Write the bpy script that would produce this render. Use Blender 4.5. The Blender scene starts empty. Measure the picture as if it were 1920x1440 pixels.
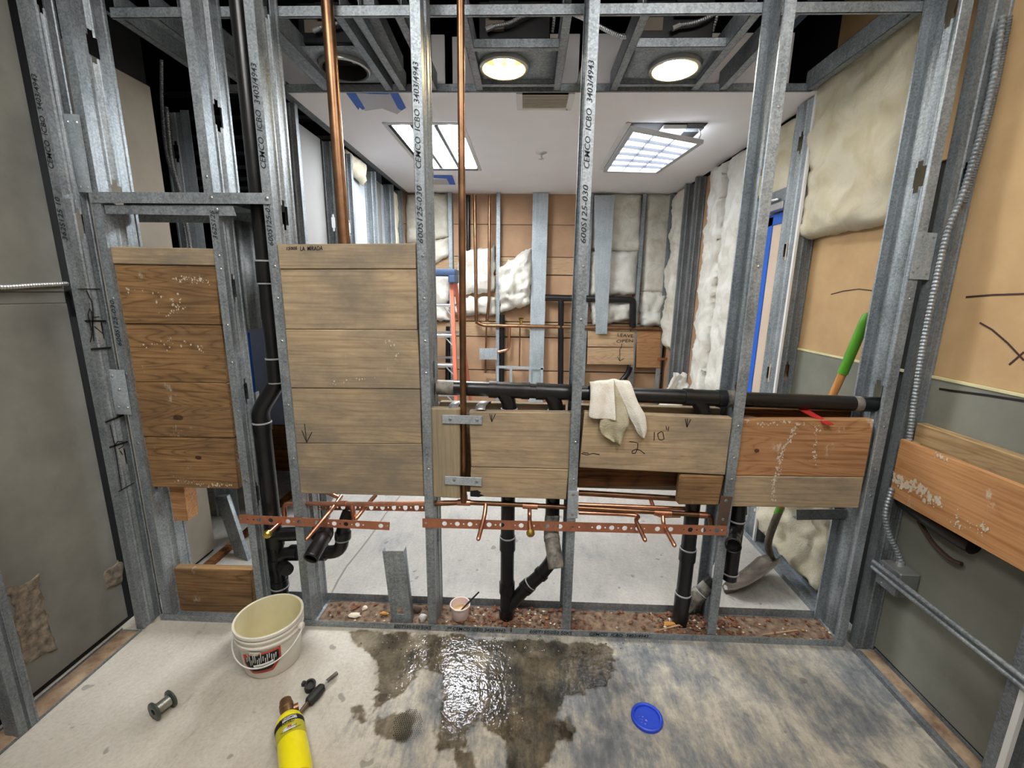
import bpy, bmesh, math, random
from mathutils import Vector, Matrix, noise
random.seed(11)
sc = bpy.context.scene
COL = sc.collection

# ------------------------------------------------------------------ camera
F, CX, CY, HCAM = 815.0, 960.0, 720.0, 1.5
def _n(v): return v.normalized()
_dy = Vector((30.0 / F, -172.0 / F, 1.0))
_vx = -52.0
_vy = (_vx * 30.0 + F * F) / 172.0
_up = -_n(Vector((_vx / F, _vy / F, 1.0)))
_dy = _n(_dy)
_dx = _dy.cross(_up)
ROWS = [Vector((_dx[i], _dy[i], _up[i])) for i in range(3)]      # camera right, down, forward in world axes
cam_data = bpy.data.cameras.new('camera')
cam_data.sensor_fit = 'HORIZONTAL'
cam_data.sensor_width = 36.0
cam_data.lens = 36.0 * F / 1920.0
cam_data.clip_start = 0.02
cam = bpy.data.objects.new('camera', cam_data)
COL.objects.link(cam)
_r, _u, _b = ROWS[0], -ROWS[1], -ROWS[2]
cam.matrix_world = Matrix(((_r.x, _u.x, _b.x, 0), (_r.y, _u.y, _b.y, 0), (_r.z, _u.z, _b.z, HCAM), (0, 0, 0, 1)))
sc.camera = cam

# ------------------------------------------------------------------ world, exposure
world = bpy.data.worlds.new('world'); sc.world = world
world.use_nodes = True
world.node_tree.nodes['Background'].inputs[0].default_value = (0.6, 0.68, 0.8, 1)
world.node_tree.nodes['Background'].inputs[1].default_value = 0.02
vs = sc.view_settings
vs.view_transform = 'Standard'; vs.look = 'None'; vs.gamma = 1.0
vs.use_curve_mapping = False
vs.exposure = 0.65
E_NEAR, E_TROFFER, E_BULB = 11.5, 22.0, 240.0       # lamp emission strengths

# ------------------------------------------------------------------ measured places
W = 1.68            # front face of the framed wall
D6 = 0.158          # depth of its studs
HC = 2.51           # white ceiling and soffit frame
XL, XR = -1.79, 1.53
XIL, XIR = -1.69, 1.44
YF = 4.78           # front of the far wall studs
def ray(px, py):
    c = ((px - CX) / F, (py - CY) / F, 1.0)
    return ROWS[0] * c[0] + ROWS[1] * c[1] + ROWS[2] * c[2]
CAM = Vector((0, 0, HCAM))
def PY(px, py, Y): r = ray(px, py); return CAM + r * (Y / r.y)
def PX(px, py, X): r = ray(px, py); return CAM + r * (X / r.x)
def PZ(px, py, Z): r = ray(px, py); return CAM + r * ((Z - HCAM) / r.z)

# ------------------------------------------------------------------ mesh collecting
class MB:
    def __init__(s): s.v = []; s.f = []
    def add(s, vs_, fs):
        o = len(s.v); s.v += [Vector(p) for p in vs_]; s.f += [tuple(i + o for i in f) for f in fs]; return s
    def hexa(s, p):      # p: 4 bottom then 4 top
        return s.add(p, [(0, 3, 2, 1), (4, 5, 6, 7), (0, 1, 5, 4), (1, 2, 6, 5), (2, 3, 7, 6), (3, 0, 4, 7)])
    def box(s, a, b):
        (x0, y0, z0), (x1, y1, z1) = a, b
        return s.hexa([(x0, y0, z0), (x1, y0, z0), (x1, y1, z0), (x0, y1, z0), (x0, y0, z1), (x1, y0, z1), (x1, y1, z1), (x0, y1, z1)])
    def quadbox(s, q, off):     # a quad of points given thickness along off
        off = Vector(off); q = [Vector(p) for p in q]
        return s.hexa(q + [p + off for p in q])
    def prism(s, pts, off):
        off = Vector(off); n = len(pts); pts = [Vector(p) for p in pts]
        return s.add(pts + [p + off for p in pts], [tuple(range(n)), tuple(range(2 * n - 1, n - 1, -1))] + [(i, (i + 1) % n, n + (i + 1) % n, n + i) for i in range(n)])
    def sheet(s, rows):
        n = len(rows[0]); vs_ = [p for r in rows for p in r]
        fs = [(j * n + i, j * n + i + 1, (j + 1) * n + i + 1, (j + 1) * n + i) for j in range(len(rows) - 1) for i in range(n - 1)]
        return s.add(vs_, fs)
    def tube(s, path, r, seg=14, caps=True, hollow=0.0):
        path = [Vector(p) for p in path]; n = len(path)
        rs = r if isinstance(r, (list, tuple)) else [r] * n
        t0 = (path[1] - path[0]).normalized()
        a = t0.orthogonal().normalized()
        vs_ = []
        for i, p in enumerate(path):
            if i == 0: t = path[1] - path[0]
            elif i == n - 1: t = path[-1] - path[-2]
            else: t = (path[i + 1] - path[i]).normalized() + (path[i] - path[i - 1]).normalized()
            if t.length < 1e-9: t = t0
            t = t.normalized()
            a = (a - t * a.dot(t))
            a = a.normalized() if a.length > 1e-6 else t.orthogonal().normalized()
            b = t.cross(a)
            for k in range(seg):
                w = 2 * math.pi * k / seg
                vs_.append(p + (a * math.cos(w) + b * math.sin(w)) * rs[i])
        fs = [(i * seg + k, i * seg + (k + 1) % seg, (i + 1) * seg + (k + 1) % seg, (i + 1) * seg + k) for i in range(n - 1) for k in range(seg)]
        if caps:
            fs.append(tuple(range(seg - 1, -1, -1)))
            fs.append(tuple((n - 1) * seg + k for k in range(seg)))
        return s.add(vs_, fs)
    def lathe(s, o, axis, prof, seg=28, closed=False):
        o = Vector(o); ax = Vector(axis).normalized(); a = ax.orthogonal().normalized(); b = ax.cross(a)
        vs_ = []
        for (r, h) in prof:
            for k in range(seg):
                w = 2 * math.pi * k / seg
                vs_.append(o + ax * h + (a * math.cos(w) + b * math.sin(w)) * max(r, 1e-5))
        m = len(prof)
        fs = [(i * seg + k, i * seg + (k + 1) % seg, (i + 1) * seg + (k + 1) % seg, (i + 1) * seg + k) for i in range(m - 1) for k in range(seg)]
        if closed: fs += [((m - 1) * seg + k, (m - 1) * seg + (k + 1) % seg, (k + 1) % seg, k) for k in range(seg)]
        return s.add(vs_, fs)
    def ribbon(s, pts, w, n):     # a flat pen stroke along pts on a surface with normal n
        n = Vector(n).normalized(); pts = [Vector(p) for p in pts]
        L = []; R = []
        for i, p in enumerate(pts):
            t = (pts[min(i + 1, len(pts) - 1)] - pts[max(i - 1, 0)])
            sd = t.cross(n)
            sd = sd.normalized() * w / 2 if sd.length > 1e-9 else Vector((w / 2, 0, 0))
            L.append(p + sd); R.append(p - sd)
        m = len(pts)
        up = n * 0.0004
        vs_ = L + R + [p + up for p in L] + [p + up for p in R]
        fs = []
        for i in range(m - 1):
            fs += [(2 * m + i, 2 * m + i + 1, 3 * m + i + 1, 3 * m + i), (i, m + i, m + i + 1, i + 1), (i, i + 1, 2 * m + i + 1, 2 * m + i), (m + i, 3 * m + i, 3 * m + i + 1, m + i + 1)]
        return s.add(vs_, fs)

def fillet(path, r, n=6):
    path = [Vector(p) for p in path]; out = [path[0]]
    for i in range(1, len(path) - 1):
        p, a, b = path[i], path[i - 1], path[i + 1]
        da, db = (a - p), (b - p)
        rr = min(r, da.length * .49, db.length * .49)
        s, e = p + da.normalized() * rr, p + db.normalized() * rr
        for k in range(n + 1):
            t = k / n
            out.append(s * (1 - t) ** 2 + p * 2 * t * (1 - t) + e * t * t)
    out.append(path[-1]); return out

def smooth_path(pts, n=8):
    pts = [Vector(p) for p in pts]; out = []
    P = [pts[0] * 2 - pts[1]] + pts + [pts[-1] * 2 - pts[-2]]
    for i in range(1, len(P) - 2):
        for k in range(n):
            t = k / n
            out.append(0.5 * ((2 * P[i]) + (-P[i - 1] + P[i + 1]) * t + (2 * P[i - 1] - 5 * P[i] + 4 * P[i + 1] - P[i + 2]) * t * t + (-P[i - 1] + 3 * P[i] - 3 * P[i + 1] + P[i + 2]) * t ** 3))
    out.append(pts[-1]); return out

def wpos(o):
    p = o.location.copy()
    while o.parent: o = o.parent; p += o.location
    return p

def obj(name, mb, mat, parent=None, bevel=0.0, solid=0.0, sub=0, angle=35, recalc=True, seg=1, flat=False, weld=0.0):
    me = bpy.data.meshes.new(name)
    lo = Vector((min(p[i] for p in mb.v) for i in range(3))); hi = Vector((max(p[i] for p in mb.v) for i in range(3)))
    c = (lo + hi) / 2
    if parent is None: c.z = lo.z
    me.from_pydata([p - c for p in mb.v], [], mb.f)
    bm = bmesh.new(); bm.from_mesh(me)
    if weld: bmesh.ops.remove_doubles(bm, verts=bm.verts, dist=weld)
    if recalc: bmesh.ops.recalc_face_normals(bm, faces=bm.faces)
    if bevel: bmesh.ops.bevel(bm, geom=bm.edges[:], offset=bevel, segments=seg, affect='EDGES', profile=0.6, clamp_overlap=True)
    bm.to_mesh(me); bm.free()
    me.polygons.foreach_set('use_smooth', [not flat] * len(me.polygons))
    if not flat: me.set_sharp_from_angle(angle=math.radians(angle))
    o = bpy.data.objects.new(name, me); COL.objects.link(o)
    me.materials.append(mat)
    if parent is not None:
        o.parent = parent; o.location = c - wpos(parent)
    else: o.location = c
    if solid:
        m = o.modifiers.new('thickness', 'SOLIDIFY'); m.thickness = solid; m.offset = 0
    if sub:
        m = o.modifiers.new('smooth', 'SUBSURF'); m.levels = sub; m.render_levels = sub
    return o

def tag(o, label, cat, group=None, kind=None):
    o['label'] = label; o['category'] = cat
    if group: o['group'] = group
    if kind: o['kind'] = kind
    return o
def thing(name, label, cat, loc, group=None):
    o = bpy.data.objects.new(name, None); COL.objects.link(o); o.empty_display_size = .05
    o.location = Vector(loc); return tag(o, label, cat, group)
def struct(name, mb, mat, parent=None, label=None, **k):
    o = obj(name, mb, mat, parent, **k)
    o['kind'] = 'structure'
    if label: o['label'] = label
    return o
def copy_tree(o, parent=None):
    c = o.copy(); COL.objects.link(c); c.parent = parent
    for ch in o.children: copy_tree(ch, c)
    return c

TEXTS = {}
def text(name, s, size, loc, xdir, ydir, mat, parent, shear=0.0, width=None, bold=.002):
    key = (s, shear, bold)
    if key not in TEXTS:
        cu = bpy.data.curves.new(name, 'FONT'); cu.body = s; cu.size = 1.0; cu.shear = shear; cu.extrude = 0.004; cu.resolution_u = 2
        cu.offset = bold
        o = bpy.data.objects.new(name, cu); COL.objects.link(o)
        bpy.context.view_layer.update()
        TEXTS[key] = bpy.data.meshes.new_from_object(o)
        bpy.data.objects.remove(o)
    me = TEXTS[key].copy(); me.name = name
    ln = max(v.co.x for v in me.vertices) - min(v.co.x for v in me.vertices)
    sx = size if width is None else width / ln
    x = Vector(xdir).normalized(); y = Vector(ydir).normalized(); z = x.cross(y)
    loc = Vector(loc) + z * 0.0012
    me.transform(Matrix(((x.x * sx, y.x * size, z.x * .1, 0), (x.y * sx, y.y * size, z.y * .1, 0), (x.z * sx, y.z * size, z.z * .1, 0), (0, 0, 0, 1))))
    me.materials.clear(); me.materials.append(mat)
    o = bpy.data.objects.new(name, me); COL.objects.link(o)
    if parent is not None: o.parent = parent; o.location = loc - wpos(parent)
    else: o.location = loc
    return o

# ------------------------------------------------------------------ materials
def nodes(name):
    m = bpy.data.materials.new(name); m.use_nodes = True
    nt = m.node_tree; b = nt.nodes['Principled BSDF']
    return m, nt, b
def N(nt, t, **kw):
    n = nt.nodes.new(t)
    for k, v in kw.items():
        if k in n.inputs.keys(): n.inputs[k].default_value = v
        else: setattr(n, k, v)
    return n
def L(nt, a, b): nt.links.new(a, b)
def ramp(nt, stops, interp='LINEAR'):
    r = nt.nodes.new('ShaderNodeValToRGB'); e = r.color_ramp.elements; r.color_ramp.interpolation = interp
    while len(e) < len(stops): e.new(0.5)
    for i, (p, c) in enumerate(stops):
        e[i].position = p; e[i].color = (c[0], c[1], c[2], 1) if hasattr(c, '__len__') else (c, c, c, 1)
    return r
def srgb(r, g, b):
    f = lambda c: ((c / 255 + 0.055) / 1.055) ** 2.4 if c > 10 else c / 255 / 12.92
    return (f(r), f(g), f(b))
def mul(c, k): return tuple(min(1, x * k) for x in c)
def coords(nt, stretch=(1, 1, 1), rnd=True):
    tc = N(nt, 'ShaderNodeTexCoord')
    mp = N(nt, 'ShaderNodeMapping'); mp.inputs['Scale'].default_value = stretch
    if rnd:
        oi = N(nt, 'ShaderNodeObjectInfo')
        ml = N(nt, 'ShaderNodeVectorMath', operation='SCALE'); ml.inputs[0].default_value = (37.0, 91.0, 53.0); L(nt, oi.outputs['Random'], ml.inputs['Scale'])
        ad = N(nt, 'ShaderNodeVectorMath', operation='ADD'); L(nt, tc.outputs['Object'], ad.inputs[0]); L(nt, ml.outputs[0], ad.inputs[1])
        L(nt, ad.outputs[0], mp.inputs['Vector'])
    else: L(nt, tc.outputs['Object'], mp.inputs['Vector'])
    return mp.outputs['Vector']
def mixc(nt, fac, a, b, blend='MIX'):
    m = N(nt, 'ShaderNodeMix', data_type='RGBA', blend_type=blend)
    for s, v in ((m.inputs['Factor'], fac), (m.inputs['A'], a), (m.inputs['B'], b)):
        pass
    fi, ai, bi = m.inputs[0], m.inputs[6], m.inputs[7]
    for s, v in ((fi, fac), (ai, a), (bi, b)):
        if hasattr(v, 'links') or hasattr(v, 'is_linked'): L(nt, v, s)
        elif s is fi: s.default_value = v
        else: s.default_value = (v[0], v[1], v[2], 1)
    return m.outputs[2]
def mth(nt, op, a, b=None, clamp=False):
    m = N(nt, 'ShaderNodeMath', operation=op, use_clamp=clamp)
    for i, v in enumerate((a, b)):
        if v is None: continue
        if hasattr(v, 'is_linked'): L(nt, v, m.inputs[i])
        else: m.inputs[i].default_value = v
    return m.outputs[0]
def bump(nt, b, h, strength=.3, dist=.01):
    n = N(nt, 'ShaderNodeBump'); n.inputs['Strength'].default_value = strength; n.inputs['Distance'].default_value = dist
    L(nt, h, n.inputs['Height']); L(nt, n.outputs[0], b.inputs['Normal'])
def plain(name, col, rough=.6, metal=0.0, var=.12, vscale=9.0, stretch=(1, 1, 1), bmp=0.0, bscale=80.0, col2=None, spec=.5, rvar=.0):
    m, nt, b = nodes(name)
    v = coords(nt, stretch)
    t = N(nt, 'ShaderNodeTexNoise', Scale=vscale, Detail=5.0, Roughness=.6); L(nt, v, t.inputs['Vector'])
    r = ramp(nt, [(.3, mul(col, 1 - var)), (.7, mul(col, 1 + var) if col2 is None else col2)]); L(nt, t.outputs['Fac'], r.inputs[0])
    L(nt, r.outputs[0], b.inputs['Base Color'])
    b.inputs['Roughness'].default_value = rough; b.inputs['Metallic'].default_value = metal; b.inputs['Specular IOR Level'].default_value = spec
    if rvar:
        L(nt, mth(nt, 'ADD', mth(nt, 'MULTIPLY', t.outputs['Fac'], rvar), rough - rvar / 2), b.inputs['Roughness'])
    if bmp:
        t2 = N(nt, 'ShaderNodeTexNoise', Scale=bscale, Detail=4.0); L(nt, v, t2.inputs['Vector'])
        bump(nt, b, t2.outputs['Fac'], bmp, .004)
    return m
def galv(name, lo, hi, rough=.38, metal=.85):
    m, nt, b = nodes(name)
    v = coords(nt, (1, 1, 1))
    vo = N(nt, 'ShaderNodeTexVoronoi', Scale=170.0); L(nt, v, vo.inputs['Vector'])
    sx = N(nt, 'ShaderNodeSeparateColor'); L(nt, vo.outputs['Color'], sx.inputs[0])
    no = N(nt, 'ShaderNodeTexNoise', Scale=5.0, Detail=6.0, Roughness=.65); L(nt, v, no.inputs['Vector'])
    st = N(nt, 'ShaderNodeTexNoise', Scale=60.0, Detail=3.0); mp = coords(nt, (1, 1, .06)); L(nt, mp, st.inputs['Vector'])
    k = mth(nt, 'ADD', mth(nt, 'MULTIPLY', sx.outputs[0], .22), mth(nt, 'ADD', mth(nt, 'MULTIPLY', no.outputs['Fac'], .7), mth(nt, 'MULTIPLY', st.outputs['Fac'], .3)))
    r = ramp(nt, [(.38, lo), (.85, hi)]); L(nt, k, r.inputs[0]); L(nt, r.outputs[0], b.inputs['Base Color'])
    b.inputs['Metallic'].default_value = metal
    L(nt, mth(nt, 'ADD', mth(nt, 'MULTIPLY', no.outputs['Fac'], .3), rough - .12), b.inputs['Roughness'])
    bump(nt, b, sx.outputs[0], .06, .001)
    return m
def wood(name, dark, light, dirt=None, dirt_amt=.5, axis='x', stain=0.0, rings=9.0, soft=1.0):
    m, nt, b = nodes(name)
    s = {'x': (.55, 5, 5), 'z': (5, 5, .55), 'y': (5, .55, 5)}[axis]
    fs = {'x': (3, 110, 110), 'z': (110, 110, 3), 'y': (110, 3, 110)}[axis]
    v = coords(nt, s)
    n1 = N(nt, 'ShaderNodeTexNoise', Scale=1.6, Detail=2.0, Roughness=.45, Distortion=.5); L(nt, v, n1.inputs['Vector'])
    rg = mth(nt, 'SINE', mth(nt, 'MULTIPLY', n1.outputs['Fac'], rings * 6.283))
    lines = mth(nt, 'POWER', mth(nt, 'ABSOLUTE', rg), .45)
    rg = mth(nt, 'SUBTRACT', mth(nt, 'MULTIPLY', lines, 1.6), 1.05)
    n2 = N(nt, 'ShaderNodeTexNoise', Scale=1.0, Detail=3.0); L(nt, coords(nt, fs), n2.inputs['Vector'])
    k = mth(nt, 'ADD', mth(nt, 'MULTIPLY', rg, .2 * soft), mth(nt, 'ADD', mth(nt, 'MULTIPLY', n2.outputs['Fac'], .9), .05))
    r = ramp(nt, [(.12, mul(dark, .7)), (.36, dark), (.55, tuple((a + c) / 2 for a, c in zip(dark, light))), (.85, light)]); L(nt, k, r.inputs[0])
    col = r.outputs[0]
    if dirt:
        n3 = N(nt, 'ShaderNodeTexNoise', Scale=3.2, Detail=7.0, Roughness=.68); L(nt, coords(nt, tuple(1 if q > 1 else .6 for q in s)), n3.inputs['Vector'])
        rr = ramp(nt, [(.40, 0), (.60, dirt_amt)]); L(nt, n3.outputs['Fac'], rr.inputs[0])
        col = mixc(nt, rr.outputs[0], col, dirt)
    if stain:
        n4 = N(nt, 'ShaderNodeTexNoise', Scale=9.0, Detail=8.0, Roughness=.7); L(nt, coords(nt, (1, 1, .55)), n4.inputs['Vector'])
        rr = ramp(nt, [(.615, 0), (.7, stain)]); L(nt, n4.outputs['Fac'], rr.inputs[0])
        col = mixc(nt, rr.outputs[0], col, srgb(205, 200, 190))
    L(nt, col, b.inputs['Base Color'])
    b.inputs['Roughness'].default_value = .75; b.inputs['Specular IOR Level'].default_value = .25
    bump(nt, b, k, .25, .002)
    return m
def emit(name, col, strength):
    m, nt, b = nodes(name)
    b.inputs['Base Color'].default_value = (*col, 1)
    b.inputs['Emission Color'].default_value = (*col, 1); b.inputs['Emission Strength'].default_value = strength
    return m

GALV = galv('galvanised_steel', srgb(106, 114, 119), srgb(176, 184, 189), .48, .55)
GALVD = galv('dusty_and_shaded_steel', srgb(92, 98, 102), srgb(146, 152, 156), .58, .45)
PLATE = galv('bright_steel_plate', srgb(150, 160, 166), srgb(196, 206, 212), .45, .5)
WHITE = plain('white_gypsum', srgb(240, 238, 240), .85, var=.02, vscale=3)
WHITEP = plain('white_paint', srgb(220, 220, 218), .6, var=.03)
GREYBOARD = plain('grey_wall_board', srgb(112, 112, 106), .85, var=.2, vscale=2.6, bmp=.25, bscale=45, col2=srgb(136, 135, 127))
GREENBOARD = plain('green_wall_board', srgb(116, 117, 106), .8, var=.12, vscale=2.0, bmp=.15, bscale=60, col2=srgb(136, 137, 126))
TANPAPER = plain('tan_gypsum_paper', srgb(186, 152, 108), .85, var=.1, vscale=3.2, col2=srgb(200, 168, 124), bmp=.08, bscale=90)
BROWNPAPER = plain('brown_sheathing_paper', srgb(166, 132, 102), .8, var=.1, vscale=3, col2=srgb(186, 150, 118))
BACKPAPER = plain('grey_back_paper', srgb(158, 150, 138), .85, var=.1, vscale=2.5, col2=srgb(172, 163, 148))
DARKVOID = plain('void_shade_dark', srgb(38, 40, 46), .6, .3, var=.3, vscale=3)  # near-black colour paints in the shade of the unlit voids
BLACK = plain('soot_and_shade_black', srgb(14, 14, 15), .8, var=.2)  # black for scorch and print, also painted shade behind board gaps
WL = wood('pale_grey_lumber', srgb(152, 132, 104), srgb(192, 170, 138), srgb(120, 112, 100), .8, soft=.5)
WLZ = wood('pale_grey_lumber_upright', srgb(146, 130, 102), srgb(178, 162, 132), srgb(128, 120, 104), .5, axis='z', soft=.45)
WB = wood('brown_lumber', srgb(114, 86, 56), srgb(170, 133, 90), srgb(96, 76, 56), .6, stain=.75, rings=11, soft=1.1)
WO = wood('orange_lumber', srgb(152, 106, 68), srgb(196, 150, 106), srgb(132, 100, 72), .4, stain=.9, rings=10, soft=1.0)
WPLY = wood('orange_plywood', srgb(164, 114, 70), srgb(200, 152, 104), srgb(156, 120, 88), .3, axis='y', stain=.7, rings=4, soft=.6)
WPLYY = wood('weathered_lumber_lengthwise', srgb(150, 122, 84), srgb(184, 156, 116), srgb(112, 96, 72), .5, axis='y')
WD = wood('dark_stained_lumber', srgb(84, 52, 26), srgb(140, 92, 48), srgb(40, 28, 18), .6)
WF = wood('far_wall_lumber', srgb(166, 138, 106), srgb(196, 168, 134), srgb(150, 120, 92), .4)
COPPER = plain('bright_copper', srgb(206, 150, 122), .34, 1.0, var=.18, vscale=14, rvar=.2)
COPPERO = plain('aged_copper', srgb(140, 106, 80), .38, 1.0, var=.3, vscale=12, rvar=.2)
COPSTRIP = plain('copper_plated_strip', srgb(184, 122, 94), .5, .6, var=.16, vscale=16)
BRASS = plain('brass', srgb(206, 182, 90), .3, 1.0, var=.15)
ABS = plain('black_drain_plastic', srgb(20, 20, 21), .32, 0, var=.35, vscale=10, rvar=.25)
ABSD = plain('dusty_black_plastic', srgb(42, 41, 40), .6, 0, var=.4, vscale=22, col2=srgb(150, 145, 135))
RING = plain('pale_cement_ring', srgb(150, 152, 152), .6, var=.2)
INK = plain('black_marker', srgb(24, 22, 20), .6, var=.1)
PENCIL = plain('brown_marker', srgb(58, 30, 22), .6, var=.1)
STENCIL = plain('stencil_ink', srgb(36, 42, 44), .6, var=.15)
SCREWM = plain('screw_steel', srgb(170, 174, 176), .35, .9, var=.1)
BLUETAPE = plain('blue_masking_tape', srgb(30, 92, 190), .6, var=.1)
PLASTICW = plain('white_plastic', srgb(222, 218, 208), .45, var=.05, vscale=5)
CREAM = plain('stained_cream_plastic', srgb(220, 213, 176), .5, var=.12, vscale=4)
REDPRINT = plain('red_print', srgb(196, 70, 44), .5, var=.08)
BLUEP = plain('blue_plastic', srgb(36, 72, 200), .4, var=.1, vscale=14)
YELLOW = plain('yellow_paint', srgb(240, 226, 20), .3, var=.04)
YELLOWD = plain('label_olive', srgb(186, 180, 40), .4, var=.06)
RUBBER = plain('black_rubber', srgb(34, 34, 34), .6, var=.2)
GREENP = plain('green_paint', srgb(84, 150, 40), .45, var=.08)
ASHWOOD = wood('handle_wood', srgb(176, 118, 62), srgb(206, 150, 90), axis='z')
RUST = plain('worn_dark_steel', srgb(82, 76, 70), .5, .5, var=.3, vscale=14, col2=srgb(128, 118, 106))
ORANGEFG = plain('orange_fibreglass', srgb(214, 118, 92), .5, var=.06)
ALU = plain('bright_aluminium', srgb(205, 207, 210), .35, .8, var=.06)
BLUECAP = plain('blue_cap_plastic', srgb(44, 62, 90), .5, var=.1)
BLUEPANEL = plain('blue_grey_panel', srgb(120, 128, 150), .6, var=.08)
BEIGE = plain('beige_panel', srgb(204, 184, 164), .7, var=.05, vscale=3)
TOWEL = plain('soiled_terry', srgb(234, 232, 226), .95, var=.1, vscale=26, bmp=1.0, bscale=190, col2=srgb(206, 200, 184))
TOWELD = plain('dirty_terry', srgb(206, 200, 176), .95, var=.25, vscale=30, bmp=1.0, bscale=190, col2=srgb(160, 150, 118))
DIRT = plain('reddish_rubble_soil', srgb(88, 68, 54), .95, var=.4, vscale=34, bmp=.9, bscale=70, col2=srgb(138, 116, 96))
def insul(name, a, b2):
    m, nt, b = nodes(name)
    v = coords(nt)
    t = N(nt, 'ShaderNodeTexNoise', Scale=6.0, Detail=6.0, Roughness=.6, Distortion=.8); L(nt, v, t.inputs['Vector'])
    r = ramp(nt, [(.3, b2), (.6, a)]); L(nt, t.outputs['Fac'], r.inputs[0]); L(nt, r.outputs[0], b.inputs['Base Color'])
    b.inputs['Roughness'].default_value = 1.0; b.inputs['Specular IOR Level'].default_value = .1
    t2 = N(nt, 'ShaderNodeTexNoise', Scale=38.0, Detail=8.0, Roughness=.78, Distortion=2.2); L(nt, v, t2.inputs['Vector'])
    bump(nt, b, t2.outputs['Fac'], .75, .014)
    return m
INSF = insul('far_insulation', srgb(236, 232, 220), srgb(206, 198, 178))
INSC = insul('cream_insulation', srgb(234, 227, 206), srgb(214, 204, 172))
INSW = insul('white_insulation', srgb(240, 238, 230), srgb(208, 202, 188))

def floor_material():
    m, nt, b = nodes('worn_concrete')
    g = N(nt, 'ShaderNodeNewGeometry'); pos = g.outputs['Position']
    sp = N(nt, 'ShaderNodeSeparateXYZ'); L(nt, pos, sp.inputs[0])
    def nz(scale, detail=5.0, rough=.6, stretch=(1, 1, 1), rot=0.0, dist=0.0):
        mp = N(nt, 'ShaderNodeMapping'); mp.inputs['Scale'].default_value = stretch; mp.inputs['Rotation'].default_value = (0, 0, rot); L(nt, pos, mp.inputs[0])
        t = N(nt, 'ShaderNodeTexNoise', Scale=scale, Detail=detail, Roughness=rough, Distortion=dist); L(nt, mp.outputs[0], t.inputs['Vector']); return t.outputs['Fac']
    big = nz(1.7, 6, .62, dist=.4)
    scr1 = nz(12, 7, .72, (1, .5, 1), .55)
    scr2 = nz(34, 5, .75, (1, .22, 1), -.9)
    fine = nz(70, 4, .7)
    mid = nz(5.5, 7, .68, dist=.8)
    k = mth(nt, 'ADD', mth(nt, 'ADD', mth(nt, 'MULTIPLY', big, .55), mth(nt, 'MULTIPLY', mid, .40)), mth(nt, 'ADD', mth(nt, 'MULTIPLY', scr1, .40), mth(nt, 'MULTIPLY', scr2, .32)))
    # worn middle of the near floor is bluer; the left side keeps its beige skim coat
    side = mth(nt, 'MULTIPLY', mth(nt, 'ADD', sp.outputs[0], .75), 2.2, True)
    kk = mth(nt, 'SUBTRACT', k, mth(nt, 'MULTIPLY', side, .19))
    r = ramp(nt, [(.50, srgb(96, 100, 104)), (.60, srgb(128, 130, 130)), (.69, srgb(168, 162, 150)), (.74, srgb(186, 179, 165)), (.9, srgb(196, 190, 178))]); L(nt, kk, r.inputs[0])
    far = ramp(nt, [(.56, srgb(128, 130, 132)), (.68, srgb(158, 157, 154)), (.78, srgb(176, 173, 168)), (.95, srgb(190, 186, 178))]); L(nt, k, far.inputs[0])
    yf = mth(nt, 'MULTIPLY', mth(nt, 'SUBTRACT', sp.outputs[1], 1.74), 12.0, True)
    col = mixc(nt, yf, r.outputs[0], far.outputs[0])
    ff = ramp(nt, [(.3, .82), (.6, 1.0)]); L(nt, fine, ff.inputs[0])
    col = mixc(nt, 1.0, col, ff.outputs[0], 'MULTIPLY')
    spots = nz(13, 2, .4); rs = ramp(nt, [(.69, 0), (.72, .5)]); L(nt, spots, rs.inputs[0])
    col = mixc(nt, rs.outputs[0], col, srgb(84, 80, 74))
    L(nt, col, b.inputs['Base Color'])
    L(nt, mth(nt, 'ADD', mth(nt, 'MULTIPLY', scr1, .35), .42), b.inputs['Roughness'])
    b.inputs['Specular IOR Level'].default_value = .35
    bump(nt, b, mth(nt, 'ADD', mth(nt, 'MULTIPLY', scr2, .6), fine), .18, .004)
    return m
CONCRETE = floor_material()

# ------------------------------------------------------------------ room shell
struct('floor', MB().box((-3.4, -2.8, -.08), (1.75, 5.1, 0)), CONCRETE, label='worn concrete slab running through both rooms')
struct('wall_back', MB().box((-1.95, -2.85, 0), (1.75, -2.75, 3.05)), WHITE)
struct('ceiling', MB().box((-1.95, -2.8, 2.95), (1.75, 1.5, 3.05)), WHITE)
# left wall board: two sheets with a joint strip
wl = struct('wall_left', MB().box((XL - .1, -2.8, 0), (XL - .016, 2.22, 3.05)), BLACK, label='left side wall with bare grey boards')  # black backing paints the shaded cavity beside the corner stud
def part_struct(name, mb, mat, parent, **k):
    return obj(name, mb, mat, parent, **k)
part_struct('board', MB().box((XL - .016, -2.8, .03), (XL, 1.655, 1.435)), GREYBOARD, wl, bevel=.002)
part_struct('board', MB().box((XL - .016, -2.8, 1.478), (XL, 1.655, 3.0)), GREYBOARD, wl, bevel=.002)
part_struct('joint_strip', MB().box((XL - .016, -2.8, 1.437), (XL - .004, 1.655, 1.476)), GREYBOARD, wl)
part_struct('board', MB().box((XL - .016, 1.72, .02), (XL, 2.22, 2.42)), BACKPAPER, wl, bevel=.003)
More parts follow.
